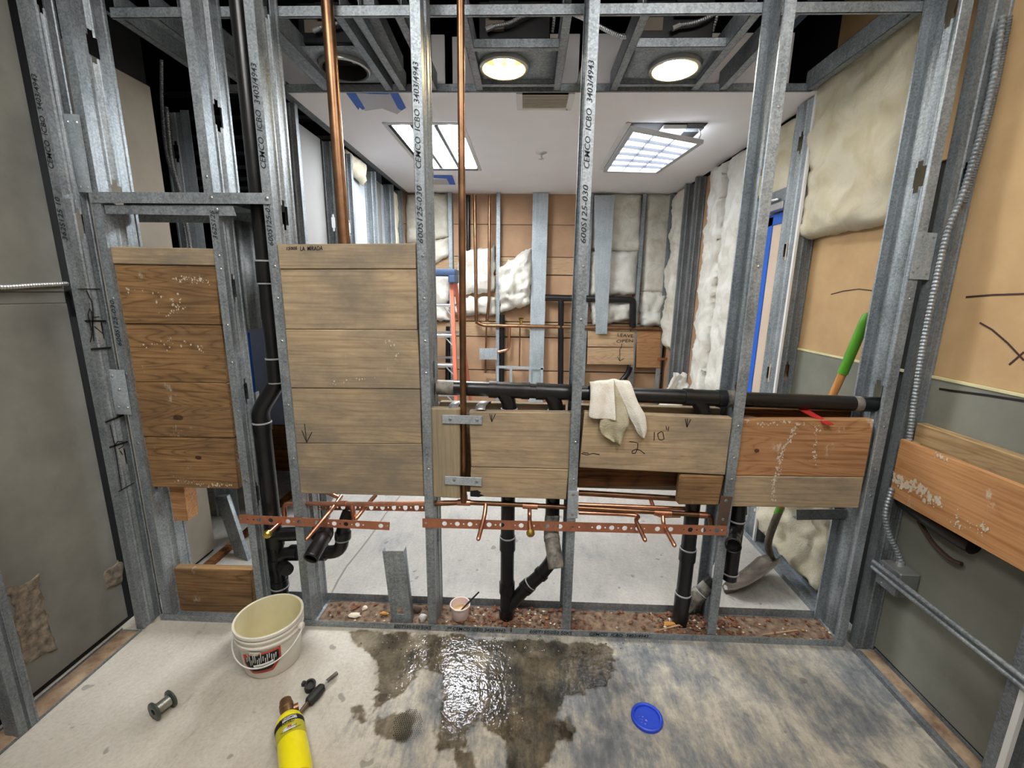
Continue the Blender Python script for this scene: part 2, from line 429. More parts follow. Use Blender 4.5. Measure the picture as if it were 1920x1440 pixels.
# right wall: tan sheet above, green sheet below, pale bead between
wr = struct('wall_right', MB().box((XR + .016, -2.8, 0), (XR + .1, 5.05, 3.05)), BLACK, label='right side wall of tan and green gypsum boards')  # black backing stands in for the dark void where boards stop
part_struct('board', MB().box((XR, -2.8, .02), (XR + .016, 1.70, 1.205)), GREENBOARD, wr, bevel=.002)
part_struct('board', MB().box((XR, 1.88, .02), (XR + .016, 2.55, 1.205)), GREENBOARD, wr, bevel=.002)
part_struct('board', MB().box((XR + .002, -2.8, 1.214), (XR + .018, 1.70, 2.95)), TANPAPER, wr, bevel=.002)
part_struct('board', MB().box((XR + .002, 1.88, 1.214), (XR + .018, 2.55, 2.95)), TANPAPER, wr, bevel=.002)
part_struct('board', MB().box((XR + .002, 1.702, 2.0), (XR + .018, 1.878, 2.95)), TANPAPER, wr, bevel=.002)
part_struct('bead', MB().box((XR - .004, -2.8, 1.203), (XR + .006, 2.5, 1.214)), plain('pale_bead', srgb(214, 206, 160), .6), wr, bevel=.001)
part_struct('board', MB().box((XR, 2.57, .02), (XR + .016, 5.0, 2.5)), BROWNPAPER, wr, bevel=.002)
# far wall sheathing
YS = YF + .1
wf = struct('wall_far', MB().box((-1.45, YS + .016, 0), (1.6, YS + .1, 2.9)), BLACK, label='far wall sheathing of brown boards')
for (x0, x1) in ((-1.4, -.83), (-.82, -.33), (-.325, .1), (.11, .62), (.63, 1.14), (1.15, 1.52)):
    for (z0, z1, m_) in ((.02, .62, BROWNPAPER), (.63, 1.0, BROWNPAPER), (1.01, 1.17, WF), (1.18, 1.68, BROWNPAPER), (1.69, 1.87, WF), (1.875, 2.2, BROWNPAPER), (2.205, 2.52, BROWNPAPER)):
        dy = random.uniform(-.004, .004)
        part_struct('board', MB().box((x0, YS + dy, z0), (x1, YS + .016 + dy, z1)), m_, wf, bevel=.003)
obj('crack', MB().ribbon([PZ(x, y, .0004) for x, y in ((750, 930), (722, 965), (700, 998), (676, 1030), (650, 1062), (634, 1088), (622, 1112))], .010, (0, 0, 1)), plain('damp_crack', srgb(134, 128, 118), .6), bpy.data.objects['floor'])
# white ceiling of the far room and the dark void above and behind
struct('ceiling', MB().box((-1.285, 2.50, HC), (1.5, 5.0, HC + .016)), WHITE, label='white painted gypsum ceiling of the far room')
bpy.data.objects['ceiling.001']
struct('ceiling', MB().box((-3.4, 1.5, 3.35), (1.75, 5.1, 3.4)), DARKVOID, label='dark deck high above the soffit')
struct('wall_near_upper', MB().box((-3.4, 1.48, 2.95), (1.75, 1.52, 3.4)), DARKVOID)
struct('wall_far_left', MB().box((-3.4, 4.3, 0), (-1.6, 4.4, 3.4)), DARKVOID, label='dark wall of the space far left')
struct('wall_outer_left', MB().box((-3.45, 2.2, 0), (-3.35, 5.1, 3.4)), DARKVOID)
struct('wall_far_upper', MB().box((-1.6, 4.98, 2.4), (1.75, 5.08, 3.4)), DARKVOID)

# ------------------------------------------------------------------ steel studs
KNOCK = {.158: (.057, .101), .092: (.03, .062)}
def web_mesh(o, u, v, d, z0, z1, knocks, t=.0014):
    """pressed web: a ribbed sheet with punched openings; o corner, u along the depth, v flange side"""
    a, b_ = (.36 * d, .64 * d)
    ka, kb = (.36 * d, .64 * d)
    na, nb = (.43 * d, .57 * d)
    cols = [0, .07 * d, .10 * d, .30 * d, ka, .405 * d, na, .465 * d, .50 * d, .535 * d, nb, .595 * d, kb, .70 * d, .90 * d, .93 * d, d]
    off =  [0, 0, .003, .003, 0, 0, .005, 0, .005, 0, .005, 0, 0, .003, .003, 0, 0]
    zs = {z0, z1}
    for k in knocks:
        for dz in (-.055, -.035, .035, .055):
            if z0 < k + dz < z1: zs.add(k + dz)
    zs = sorted(zs)
    z_ = Vector((0, 0, 1)); mb = MB(); idx = {}
    for j, z in enumerate(zs):
        for i, c in enumerate(cols):
            idx[i, j] = len(mb.v); mb.v.append(o + u * c + v * off[i] + z_ * (z - o.z))
    for j in range(len(zs) - 1):
        zc = (zs[j] + zs[j + 1]) / 2
        for i in range(len(cols) - 1):
            cc = (cols[i] + cols[i + 1]) / 2
            hole = any((abs(zc - k) < .035 and ka < cc < kb) or (abs(zc - k) < .055 and na < cc < nb) for k in knocks)
            if not hole: mb.f.append((idx[i, j], idx[i + 1, j], idx[i + 1, j + 1], idx[i, j + 1]))
    return mb
def screw(p, n, parent, r=.006):
    n = Vector(n).normalized()
    return obj('screw', MB().lathe(Vector(p), n, [(0, .003), (r * .6, .0028), (r, .001), (r, -.001)], seg=8), SCREWM, parent)
def stud(label, x, y, z0, z1, d=D6, fl=.036, u=(0, 1, 0), v=(-1, 0, 0), knocks=(), mat=None, group='steel wall studs', texts=(), screws=(), lean=None, name='metal_stud'):
    mat = mat or GALV
    u = Vector(u); v = Vector(v); o = Vector((x, y, z0))
    t = thing(name, label, 'stud', (o + u * d / 2), group)
    obj('web', web_mesh(o, u, v, d, z0, z1, knocks), mat, t, solid=.0014, flat=True)
    up = Vector((0, 0, z1 - z0)); lip = .010
    def fl_(base, s):
        pts = [base, base + v * .004 * 0, base + v * fl, base + v * fl + u * s * lip]
        pts = [base, base + v * (fl - .002), base + v * fl + u * s * .002, base + v * fl + u * s * lip]
        mb = MB().sheet([pts, [p + up for p in pts]])
        return obj('flange', mb, mat, t, solid=.0014, flat=True)
    f0 = fl_(o, 1); fl_(o + u * d, -1)
    for (s, zc, size, w) in texts:      # stencilled print running up the front flange
        text('lettering', s, size, o + v * (fl * .30) + Vector((0, 0, zc - z0)) - u * .0006, (0, 0, 1), v, STENCIL, f0, .25, w)
    for (k, zc) in screws:
        screw(o + v * fl * k + Vector((0, 0, zc - z0)), -u, f0)
    return t
ZB, ZT = .004, 3.1
CE, S6, S3 = 'CEMCO  ICBO  3403/4943', '600S125-030', '362S125'
def zpx(px, py, Y=W): return PY(px, py, Y).z
def rivets(x, pys, k=.4): return [(k, zpx(x, q)) for q in pys]
# end stud of the left wall, turned towards the room
stud('narrow steel stud against the left grey wall, pen scribbles on its web', XIL + .004, 1.615, ZB, ZT, d=.1, fl=.034, knocks=(2.47, 1.73, 1.33 - .0, .80), texts=[(CE, PY(96, 318, 1.615).z, .026, .30), (S3 + ' 10', PY(122, 452, 1.615).z, .026, .15)])
stud('first wide stud of the framed wall, left of the brown boards', -1.612, W, ZB, ZT, knocks=(2.36, 1.85), texts=[(S6, zpx(228, 650), .024, .18)], screws=rivets(214, (560, 700, 830, 960)))
stud('short stud standing on the box header at upper left', -1.172, W, 1.846, ZT, knocks=(2.13,), screws=[(.5, 1.9)])
stud('narrow stud holding the right ends of the brown boards', -1.166, W, ZB, 1.77, d=.092, fl=.033, knocks=(1.08, .62, 1.5), texts=[(S3, zpx(408, 450), .024, .105)], screws=rivets(420, (480, 505, 610, 680, 770, 850, 900)))
stud('wide stud between the black vent pipe and the tall pale boards', -.952, W, ZB, ZT, knocks=(2.5, 1.78, .9), texts=[(CE, zpx(495, 318), .028, .34), (S6, zpx(508, 462), .026, .165)], screws=[(.45, 1.825)] + rivets(530, (500, 560, 640, 760, 860)))
stud('wide stud at the right end of the tall pale boards', -.383, W, ZB, ZT, knocks=(2.47, 1.76, 1.18, .42), texts=[(CE, zpx(785, 318), .028, .34), (S6, zpx(790, 458), .028, .2)], screws=rivets(795, (480, 560, 640, 700, 880)))
stud('middle stud just left of the hanging towel', .219, W, ZB, ZT, knocks=(2.36, 1.62, 1.1, .3), texts=[(CE, zpx(1105, 318), .028, .34), (S6, zpx(1098, 458), .028, .2)], screws=rivets(1090, (500, 600, 830, 900)))
stud('wide stud between the marked board and the orange board', .858, W, ZB, ZT, knocks=(2.42, 1.9, 1.1, .28), screws=rivets(1400, (200, 500, 800, 860, 900)))
stud('last wide stud of the framed wall, beside the right wall', 1.418, W, ZB, ZT, knocks=(2.46, 1.93, 1.12), screws=rivets(1640, (560, 800, 880, 930)))
# right wall corner stud, web facing the room
stud('narrow corner stud of the right wall behind the flexible conduit', XIR + .014, 1.664, ZB, 2.9, d=.076, fl=.04, u=(1, 0, 0), v=(0, 1, 0), knocks=(1.9,), mat=GALVD)
stud('near stud of the right wall at the picture edge', XIR + .004, 1.10, ZB, 2.9, d=.086, fl=.034, u=(1, 0, 0), v=(0, 1, 0), mat=GALVD)
obj_edge = tag(obj('gypsum_strip', MB().box((XIR + .001, 1.082, .004), (XIR + .017, 1.0985, 2.9)), WHITEP, bevel=.001), 'white board edge strip beside the near right stud', 'strip')
stud('near stud of the left wall at the lower left edge', XIL + .004, 1.13, ZB, 2.9, d=.06, fl=.05, mat=GALVD, u=(0, 1, 0), v=(-1, 0, 0))
# floor tracks
def track(label, a, b, width, lip=.032, axis='x', mat=None, letters=()):
    """floor channel: flat bottom with two upstanding sides, a..b along the axis"""
    mat = mat or GALV
    (x0, y0), (x1, y1) = a, b
    t = thing('floor_track', label, 'track', ((x0 + x1) / 2, (y0 + y1) / 2, 0), 'steel floor tracks')
    if axis == 'x':
        obj('bottom', MB().box((x0, y0, .0), (x1, y0 + width, .003)), mat, t)
        f = obj('side', MB().box((x0, y0 - .0012, .0), (x1, y0, lip)), mat, t, bevel=.0004)
        obj('side', MB().box((x0, y0 + width, .0), (x1, y0 + width + .0012, lip + .012)), mat, t, bevel=.0004)
        for (s, x, w) in letters: text('lettering', s, .024, (x, y0 - .0016, .008), (1, 0, 0), (0, 0, 1), STENCIL, f, .2, w)
    else:
        obj('bottom', MB().box((x0, y0, .0), (x0 + width, y1, .003)), mat, t)
        obj('side', MB().box((x0 - .0012, y0, 0), (x0, y1, lip)), mat, t, bevel=.0004)
        obj('side', MB().box((x0 + width, y0, 0), (x0 + width + .0012, y1, lip)), mat, t, bevel=.0004)
    return t
YT = W - .004
track('long floor track under the framed wall, left length with its cut end', (-1.66, YT), (PZ(957, 1185, 0).x, YT), D6 + .008, letters=[('600T150-030 50KS', PZ(737, 1175, .02).x, .17), ('** CEMCO ICBO 3403/4943', PZ(838, 1178, .02).x, .26)])
track('floor track under the framed wall, right length ending at the right corner', (PZ(960, 1185, 0).x, YT), (1.41, YT), D6 + .008, letters=[('600T150-030 50KS', PZ(992, 1186, .02).x, .19), ('CEMCO  ICBO  3403/4943', PZ(1105, 1192, .02).x, .26)])
track('dusty floor track running along the right wall', (XIR - .004, -.6), (XIR, 1.655), .09, lip=.02, axis='y', mat=GALVD)
track('dusty floor track running along the left wall', (XIL - .088, -.6), (XIL, 1.61), .088, lip=.012, axis='y', mat=GALVD)
track('floor track along the right wall of the far room', (XIR - .03, 1.86), (XIR, 4.6), .09, lip=.03, axis='y')
# clips joining the corner studs
def clip(label, q, n, nscrew):
    t = thing('stud_clip', label, 'bracket', (q[0] + q[2]) / 2, 'bent plate clips')
    p = obj('plate', MB().quadbox(q, Vector(n) * .002), PLATE, t, bevel=.0006)
    for (a, b_) in nscrew:
        pt = (q[0] * (1 - a) + q[1] * a) * (1 - b_) + (q[3] * (1 - a) + q[2] * a) * b_
        screw(pt, n, t)
    return t
nv = Vector((.62, -.78, 0))
clip('bent steel clip between the two left corner studs, upper', [PX(118, 213, XIL + .008), PY(149, 215, W - .004), PY(173, 362, W - .004), PX(148, 360, XIL + .008)], nv, [(.25, .1), (.8, .1), (.5, .5), (.25, .93), (.8, .93)])
clip('bent steel clip between the two left corner studs, lower', [PX(204, 692, XIL + .008), PY(233, 694, W - .004), PY(247, 778, W - .004), PX(216, 776, XIL + .008)], nv, [(.2, .15), (.5, .45), (.3, .85), (.85, .85)])
clip('bent steel clip between the two right corner studs', [PY(1721, 435, W - .004), PX(1758, 437, XIR + .012), PX(1741, 525, XIR + .012), PY(1704, 523, W - .004)], (-.3, -.95, 0), [(.25, .1), (.8, .1), (.3, .75), (.1, .85), (.8, .88)])
# box header over the brown boards
hd = thing('box_header', 'steel box header spanning over the brown boards', 'header', (-1.29, W + .07, 1.77))
xa, xb = -1.645, -.957
obj('upper_track', MB().box((xa, W - .0045, 1.806), (xb, W - .0025, 1.845)).box((xa, W - .003, 1.843), (xb, W + D6, 1.845)).box((xa, W + D6, 1.806), (xb, W + D6 + .002, 1.845)), GALV, hd, bevel=.0005)
q = [PY(195, 384, W + .004), PY(436, 385, W + .004), PY(443, 405, W + .004), PY(198, 401, W + .004)]
obj('lower_track', MB().quadbox(q, (0, .002, 0)).box((-1.6, W + .004, 1.799), (-1.09, W + D6 - .01, 1.801)).box((-1.6, W + D6 - .012, 1.76), (-1.09, W + D6 - .01, 1.80)), GALV, hd, bevel=.0005)
for (x_, z_) in ((-1.62, 1.825), (-1.18, 1.826), (-.97, 1.825), (-1.165, 1.785)): screw((x_, W - .004, z_), (0, -1, 0), hd, .008)
tag(obj('folded_plate', (lambda q: MB().sheet([[q[0] + (q[1] - q[0]) * s + Vector((0, dy, 0)) for s, dy in ((0, 0), (.18, 0), (.2, .012), (.42, .012), (.46, .0), (.6, 0), (.62, .01), (.85, .01), (.87, 0), (1, 0))],
    [q[3] + (q[2] - q[3]) * s + Vector((0, dy, 0)) for s, dy in ((0, 0), (.18, 0), (.2, .012), (.42, .012), (.46, .0), (.6, 0), (.62, .01), (.85, .01), (.87, 0), (1, 0))]]))([PY(412, 409, 1.79), PY(474, 417, 1.79), PY(491, 616, 1.79), PY(431, 621, 1.79)]), GALVD, solid=.002, angle=20), 'dusty folded steel plate hung between narrow stud and vent pipe', 'plate')

# ------------------------------------------------------------------ soffit frame above
Y1, Y2 = W + D6 + .004, 2.50
def channel(label, x0, x1, y0, y1, z0, z1, open_dir, mat=None, group='soffit channels', name='soffit_channel'):
    mat = mat or GALV
    t = thing(name, label, 'channel', ((x0 + x1) / 2, (y0 + y1) / 2, z0), group)
    e = .0016
    if open_dir in ('+y', '-y'):
        yb = y0 if open_dir == '+y' else y1 - e
        obj('web', MB().box((x0, yb, z0), (x1, yb + e, z1)), mat, t)
        obj('flange', MB().box((x0, y0, z0), (x1, y1, z0 + e)), mat, t)
        obj('flange', MB().box((x0, y0, z1 - e), (x1, y1, z1)), mat, t)
    else:
        xb = x0 if open_dir == '+x' else x1 - e
        obj('web', MB().box((xb, y0, z0), (xb + e, y1, z1)), mat, t)
        obj('flange', MB().box((x0, y0, z0), (x1, y1, z0 + e)), mat, t)
        obj('flange', MB().box((x0, y0, z1 - e), (x1, y1, z1)), mat, t)
        obj('lip', MB().box((x0 if open_dir == '-x' else x1 - e, y0, z0), (x0 + e if open_dir == '-x' else x1, y1, z0 + .012)), mat, t)
    return t
channel('front track of the soffit frame behind the studs', -1.60, 1.40, Y1, Y1 + .012, HC - .014, HC + .022, '+y')
channel('rear track of the soffit frame at the white ceiling edge', -1.60, 1.40, Y2 - .016, Y2 - .002, HC - .006, HC + .03, '+y')
JX = [(-1.617, 'soffit joist against the left end'), (-1.48, 'second soffit joist from the left end'), (-1.372, 'third soffit joist from the left end, behind the short stud'), (-1.085, 'left one of the paired joists beside the unlit downlight'), (-1.05, 'right one of the paired joists beside the unlit downlight'),
      (-.755, 'joist right of the unlit downlight'), (-.685, 'joist right beside the joist of the unlit downlight'), (-.525, 'soffit joist left of the stud with the tall pale boards'), (-.285, 'joist left of the warm lit downlight'), (.108, 'joist right of the warm lit downlight'),
      (.395, 'joist left of the brightest downlight'), (.80, 'joist right of the brightest downlight'), (.94, 'soffit joist right of the brightest downlight joist'), (1.372, 'soffit joist against the right end')]
for i, (x, lb) in enumerate(JX):
    channel(lb, x, x + .036, Y1 + .002, Y2 - .003, HC - .0005, HC + .085, '-x' if x < 0 else '+x', mat=GALV, name='soffit_joist', group='soffit joists')
for (lb, x0, x1, y) in (('front cross piece at the warm downlight', -.249, .108, 2.09), ('rear cross piece at the warm downlight', -.249, .108, 2.42),
                        ('front cross piece at the brightest downlight', .431, .80, 2.09), ('rear cross piece at the brightest downlight', .431, .80, 2.42)):
    channel(lb, x0, x1, y, y + .028, HC, HC + .035, '+y', name='cross_piece', group='downlight cross pieces')
tag(obj('loose_channel', MB().hexa([PZ(682, 17, HC + .03), PZ(702, 17, HC + .03), PZ(757, 132, HC + .03), PZ(742, 134, HC + .03)] + [p + Vector((0, 0, .06)) for p in (PZ(682, 17, HC + .03), PZ(702, 17, HC + .03), PZ(757, 132, HC + .03), PZ(742, 134, HC + .03))]), GALVD), 'cut off channel lying above the joists left of centre', 'channel')
tag(obj('twisted_channel', MB().hexa([PZ(1098, 102, HC + .03), PZ(1112, 104, HC + .03), PZ(1104, 164, HC + .026), PZ(1080, 162, HC + .026)] + [p + Vector((.01, 0, .05)) for p in (PZ(1098, 102, HC + .03), PZ(1112, 104, HC + .03), PZ(1104, 164, HC + .026), PZ(1080, 162, HC + .026))]), PLATE), 'bent channel offcut between the two lit downlights', 'channel')
# pale boards standing up behind the frame
for i, (x0, x1, z0, z1) in enumerate(((-1.35, -1.06, 2.56, 2.80), (-.60, -.54, 2.57, 2.80), (-.53, -.46, 2.57, 2.80), (-.42, -.30, 2.56, 2.79), (-.24, -.07, 2.57, 2.79), (.0, .24, 2.57, 2.80), (.27, .66, 2.57, 2.80), (.86, 1.32, 2.57, 2.80))):
    o = tag(obj('upstand_board', MB().box((x0, 2.56, z0), (x1, 2.575, z1)), WHITE, bevel=.002), ['pale board above the ceiling edge at far left', 'narrow pale board left piece above the ceiling edge', 'narrow pale board right piece above the ceiling edge', 'pale board above the ceiling edge behind the tall board stud', 'pale board above the ceiling edge behind the thin copper riser', 'pale board above the ceiling right of the warm downlight', 'pale board above the ceiling left of the brightest downlight', 'pale board above the ceiling at the far right'][i], 'board', 'upstand boards above the ceiling edge')

# ------------------------------------------------------------------ recessed downlights
CANW = plain('brushed_reflector', srgb(190, 190, 188), .35, .7, var=.1)
CANWARM = plain('lit_glow_reflector', srgb(232, 214, 160), .4, .3, var=.05)
CANDARK = plain('unlit_shade_reflector', srgb(52, 48, 46), .45, .4, var=.2)
HOUSING = plain('black_housing', srgb(40, 40, 42), .4, .5, var=.25)
def flex(mb, path, r, pitch=.009, seg=10):
    """ribbed armoured conduit"""
    path = [Vector(p) for p in path]
    ln = sum((path[i + 1] - path[i]).length for i in range(len(path) - 1))
    n = max(6, int(ln / (pitch / 2)))
    n = min(n, 700)
    pts = []; rs = []
    acc = [0]
    for i in range(len(path) - 1): acc.append(acc[-1] + (path[i + 1] - path[i]).length)
    j = 0
    for k in range(n + 1):
        s = ln * k / n
        while j < len(path) - 2 and acc[j + 1] < s: j += 1
        t = (s - acc[j]) / max(1e-9, acc[j + 1] - acc[j])
        pts.append(path[j].lerp(path[j + 1], t)); rs.append(r if k % 2 else r * .74)
    return mb.tube(pts, rs, seg)
def downlight(label, cx, cy, lit, x0, x1):
    t = thing('downlight', label, 'downlight', (cx, cy, HC + .02), 'recessed downlights')
    zp = HC + .022
    R = .118; K = 1.13
    # mounting pan with a round opening
    mb = MB(); n = 32; hx, y0, y1 = (x1 - x0) / 2, cy - .17, min(cy + .19, Y2 - .05)
    ring = []; sq = []
    for k in range(n):
        w = 2 * math.pi * k / n
        c, s = math.cos(w), math.sin(w)
        ring.append(Vector((cx + R * c, cy + R * s, zp)))
        m_ = max(abs(c), abs(s))
        sx, sy = c / m_, s / m_
        sq.append(Vector((cx + (x1 - cx if sx > 0 else cx - x0) * sx, cy + (y1 - cy if sy > 0 else cy - y0) * sy, zp)))
    mb.add(ring + sq, [(k, (k + 1) % n, n + (k + 1) % n, n + k) for k in range(n)])
    obj('pan', mb, GALV, t, solid=.002)
    obj('reflector', MB().lathe((cx, cy, HC + .015), (0, 0, 1), [(.088 * K, -.012), (.094 * K, -.012), (.094 * K, .0), (.093 * K, .06), (.088 * K, .16), (.0, .165)], seg=36), CANDARK if not lit else (CANWARM), t, recalc=False, solid=.0015)  # lit and unlit reflectors get their glow and shade by colour
    obj('trim_ring', MB().lathe((cx, cy, HC + .001), (0, 0, 1), [(.096 * K, 0), (.101 * K, .004), (.104 * K, .03), (.098 * K, .05), (.095 * K, .03)], seg=36, closed=True), CANW, t)
    bm = EB1 if lit == 1 else EB2
    for (dx, dy) in ((-.034, .01), (.036, .03)) if lit else ((.045, -.02), (.062, .0)):
        a = Vector((cx + dx, cy + dy, HC + (.135 if lit else .085))); b_ = a + Vector((-dx * .2, -.01, -.115 if lit else -.05))
        s = obj('socket', MB().tube([a + Vector((0, 0, .03)), a], .017, 12), WHITEP, t)
        obj('bulb', MB().tube([a, a.lerp(b_, .3), a.lerp(b_, .8), b_ - Vector((0, 0, .001)), b_ - Vector((0, 0, .004))], [.015, .021, .021, .015, .004], 14), (bm if lit else WHITEP), t)
    hb = obj('junction_housing', MB().box((x0 + .01, 2.16, HC + .055), (x1 - .03, 2.36, HC + .21)), HOUSING, t, bevel=.004)
    obj('driver_box', MB().box((cx - .06, 2.135, HC + .14), (cx + .07, 2.16, HC + .2)), HOUSING, t, bevel=.003)
    obj('paper_label', MB().box((x0 + .04, 2.157, HC + .095), (x0 + .12, 2.1595, HC + .145)), plain('faded_label', srgb(120, 112, 100), .7), hb)
    pth = smooth_path([(cx - .04, 2.13, HC + .10), (cx + .03, 2.125, HC + .11), (cx + .10, 2.125, HC + .14), (x1 - .035, 2.14, HC + .175), (x1 - .015, 2.17, HC + .165), (x1 - .02, 2.2, HC + .11)], 6)
    obj('connector', MB().tube([pth[0] + Vector((-.03, 0, -.012)), pth[0]], .011, 10), ALU, t)
    obj('conduit', flex(MB(), pth, .0085), ALU, t)
    return t
EB1 = emit('warm_bulb', (1.0, .80, .48), E_BULB * .6); EB2 = emit('cool_bulb', (1.0, .97, .88), E_BULB)
downlight('unlit round downlight behind the fat copper pipe', -.885, 2.285, 0, -1.045, -.757)
downlight('round downlight glowing warm yellow, in the middle', -.133, 2.28, 1, -.247, .103)
downlight('brightest round downlight, white, at the right', .657, 2.295, 2, .433, .798)
tag(obj('flexible_conduit', flex(MB(), smooth_path([PZ(1075, 26, HC + .06), PZ(1110, 42, HC + .07), PZ(1140, 58, HC + .06), PZ(1165, 68, HC + .05), PZ(1185, 70, HC + .06)], 6), .009), ALU), 'armoured conduit hanging between the two lit downlights', 'conduit')

# ------------------------------------------------------------------ ceiling fixtures of the far room
LAMP = emit('fluorescent_tube', (.93, .97, 1.0), E_TROFFER * 2.2)
LENS = emit('lit_lens', (.88, .93, 1.0), 3.6)
def troffer(label, x0, x1, y0, y1, opened):
    t = thing('ceiling_light', label, 'ceiling light', ((x0 + x1) / 2, (y0 + y1) / 2, HC), 'recessed troffers')
    z0, z1 = HC - .003, HC - .012
    if opened: obj('frame', MB().box((x0 - .03, y0 - .012, z1), (x0, y1 + .03, z0)).box((x0, y1, z1), (x1, y1 + .02, z0)), WHITEP, t, bevel=.002)
    else: obj('frame', MB().box((x0 - .03, y0 - .03, z1), (x0, y1 + .03, z0)).box((x1, y0 - .03, z1), (x1 + .03, y1 + .03, z0)).box((x0, y0 - .03, z1), (x1, y0, z0)).box((x0, y1, z1), (x1, y1 + .03, z0)), ALU, t, bevel=.002)
    if not opened:
        obj('reflector', MB().box((x0, y0, HC - .004), (x1, y1, HC - .002)), emit('lit_reflector', (.9, .95, 1), E_TROFFER * .55), t)
        w = (x1 - x0) / 3
        for k in range(3):
            xc = x0 + w * (k + .5)
            obj('tube_lamp', MB().tube([(xc, y0 + .03, HC - .011), (xc, y1 - .05, HC - .011)], .006, 10).box((xc - w * .40, y0 + .02, HC - .0075), (xc + w * .40, y1 - .07, HC - .006)), LAMP, t)
        for k in range(1, 3):
            obj('divider', MB().box((x0 + w * k - .014, y0, HC - .016), (x0 + w * k + .014, y1, HC - .004)), GALVD, t, bevel=.002)
        obj('side_gap', MB().box((x0, y0, HC - .014), (x0 + .022, y1, HC - .006)), BLACK, t)
        obj('end_plate', MB().box((x0, y1 - .06, HC - .02), (x1, y1, HC - .004)), GALVD, t, bevel=.002)
    else:
        obj('backing', MB().box((x0, y0, HC - .003), (x1, y1, HC - .001)), BLACK, t)
        # the lens door has dropped on its right side
        dz = -.078
        A, B = Vector((x0, y0, HC - .014)), Vector((x1 - .015, y0, HC - .014 + dz))
        Cc, D_ = Vector((x1 - .015, y1, HC - .014 - .008)), Vector((x0, y1, HC - .014))
        n_ = Vector((0, 0, -1))
        def at(u, v): return (A * (1 - u) + B * u) * (1 - v) + (D_ * (1 - u) + Cc * u) * v
        m_ = .05
        dr = MB()
        for (u0, u1, v0, v1) in ((0, 1, 0, .035), (0, 1, .965, 1), (0, .06, .035, .965), (.94, 1, .035, .965)):
            dr.quadbox([at(u0, v0), at(u1, v0), at(u1, v1), at(u0, v1)], (0, 0, -.022))
        obj('door_frame', dr, ALU, t, bevel=.0015)
        ln = obj('lens', MB().quadbox([at(.055, .033), at(.945, .033), at(.945, .967), at(.055, .967)], (0, 0, -.006)), LENS, t)
        rows, cols = 6, 3
        LV = plain('white_louver', srgb(120, 124, 134), .6, var=.02)
        for k in range(1, rows):
            v = .033 + .934 * k / rows
            obj('louver', MB().quadbox([at(.055, v - .0025), at(.945, v - .0025), at(.945, v + .0025), at(.055, v + .0025)], (0, 0, -.022)), LV, ln)
        for k in range(1, cols):
            u = .055 + .89 * k / cols
            obj('louver', MB().quadbox([at(u - .004, .033), at(u + .004, .033), at(u + .004, .967), at(u - .004, .967)], (0, 0, -.014)), LV, ln)
        obj('ballast', MB().box((x0 + .2, y0 + .005, HC - .03), (x0 + .34, y0 + .12, HC - .006)), WHITEP, t, bevel=.003)
        obj('hinge_arm', MB().tube([(x1 - .05, y0 + .02, HC - .004), (x1 - .03, y0 + .02, HC - .06), (x1 - .045, y0 + .02, HC - .1)], .004, 8), ALU, t)
        obj('end_box', MB().box((x1 - .12, y0 + .0, HC - .03), (x1 - .02, y0 + .06, HC - .004)), GALVD, t, bevel=.002)
    return t
troffer('open troffer with bare tubes, left of the thin copper riser', -.885, -.44, 2.93, 3.92, False)
troffer('troffer with its louvred lens door dropped on one side', .60, 1.06, 2.92, 3.89, True)
dv = thing('air_grille', 'beige louvred air grille at the ceiling edge', 'air grille', (.075, 2.6, HC - .01))
a0, a1 = PZ(975, 171, HC), PZ(1065, 200, HC)
obj('frame', MB().box((a0.x - .02, 2.50, HC - .012), (a0.x + .012, a1.y + .02, HC - .001)).box((a1.x - .012, 2.50, HC - .012), (a1.x + .02, a1.y + .02, HC - .001)).box((a0.x, a1.y - .005, HC - .012), (a1.x, a1.y + .02, HC - .001)), WHITEP, dv, bevel=.002)
obj('throat', MB().box((a0.x, 2.503, HC - .003), (a1.x, a1.y, HC - .001)), BLACK, dv)
BG = plain('beige_slat', srgb(176, 166, 150), .5, var=.04)
for k in range(9):
    y = 2.51 + k * (a1.y - 2.515) / 9
    obj('slat', MB().hexa([(a0.x + .012, y, HC - .012), (a1.x - .012, y, HC - .012), (a1.x - .012, y + .017, HC - .010), (a0.x + .012, y + .017, HC - .010), (a0.x + .012, y, HC - .0105), (a1.x - .012, y, HC - .0105), (a1.x - .012, y + .017, HC - .0085), (a0.x + .012, y + .017, HC - .0085)]), BG, dv)
sp = thing('sprinkler_head', 'small chrome sprinkler head in the white ceiling', 'sprinkler', PZ(1015, 287, HC) - Vector((0, 0, .06)))
c = PZ(1015, 286, HC)
obj('escutcheon', MB().lathe(c, (0, 0, -1), [(0, .012), (.02, .012), (.042, .002), (.044, -.001)], seg=20), ALU, sp)
obj('deflector', MB().lathe(c, (0, 0, -1), [(.008, .01), (.008, .04), (.02, .042), (.02, .045), (0, .045)], seg=14), ALU, sp)
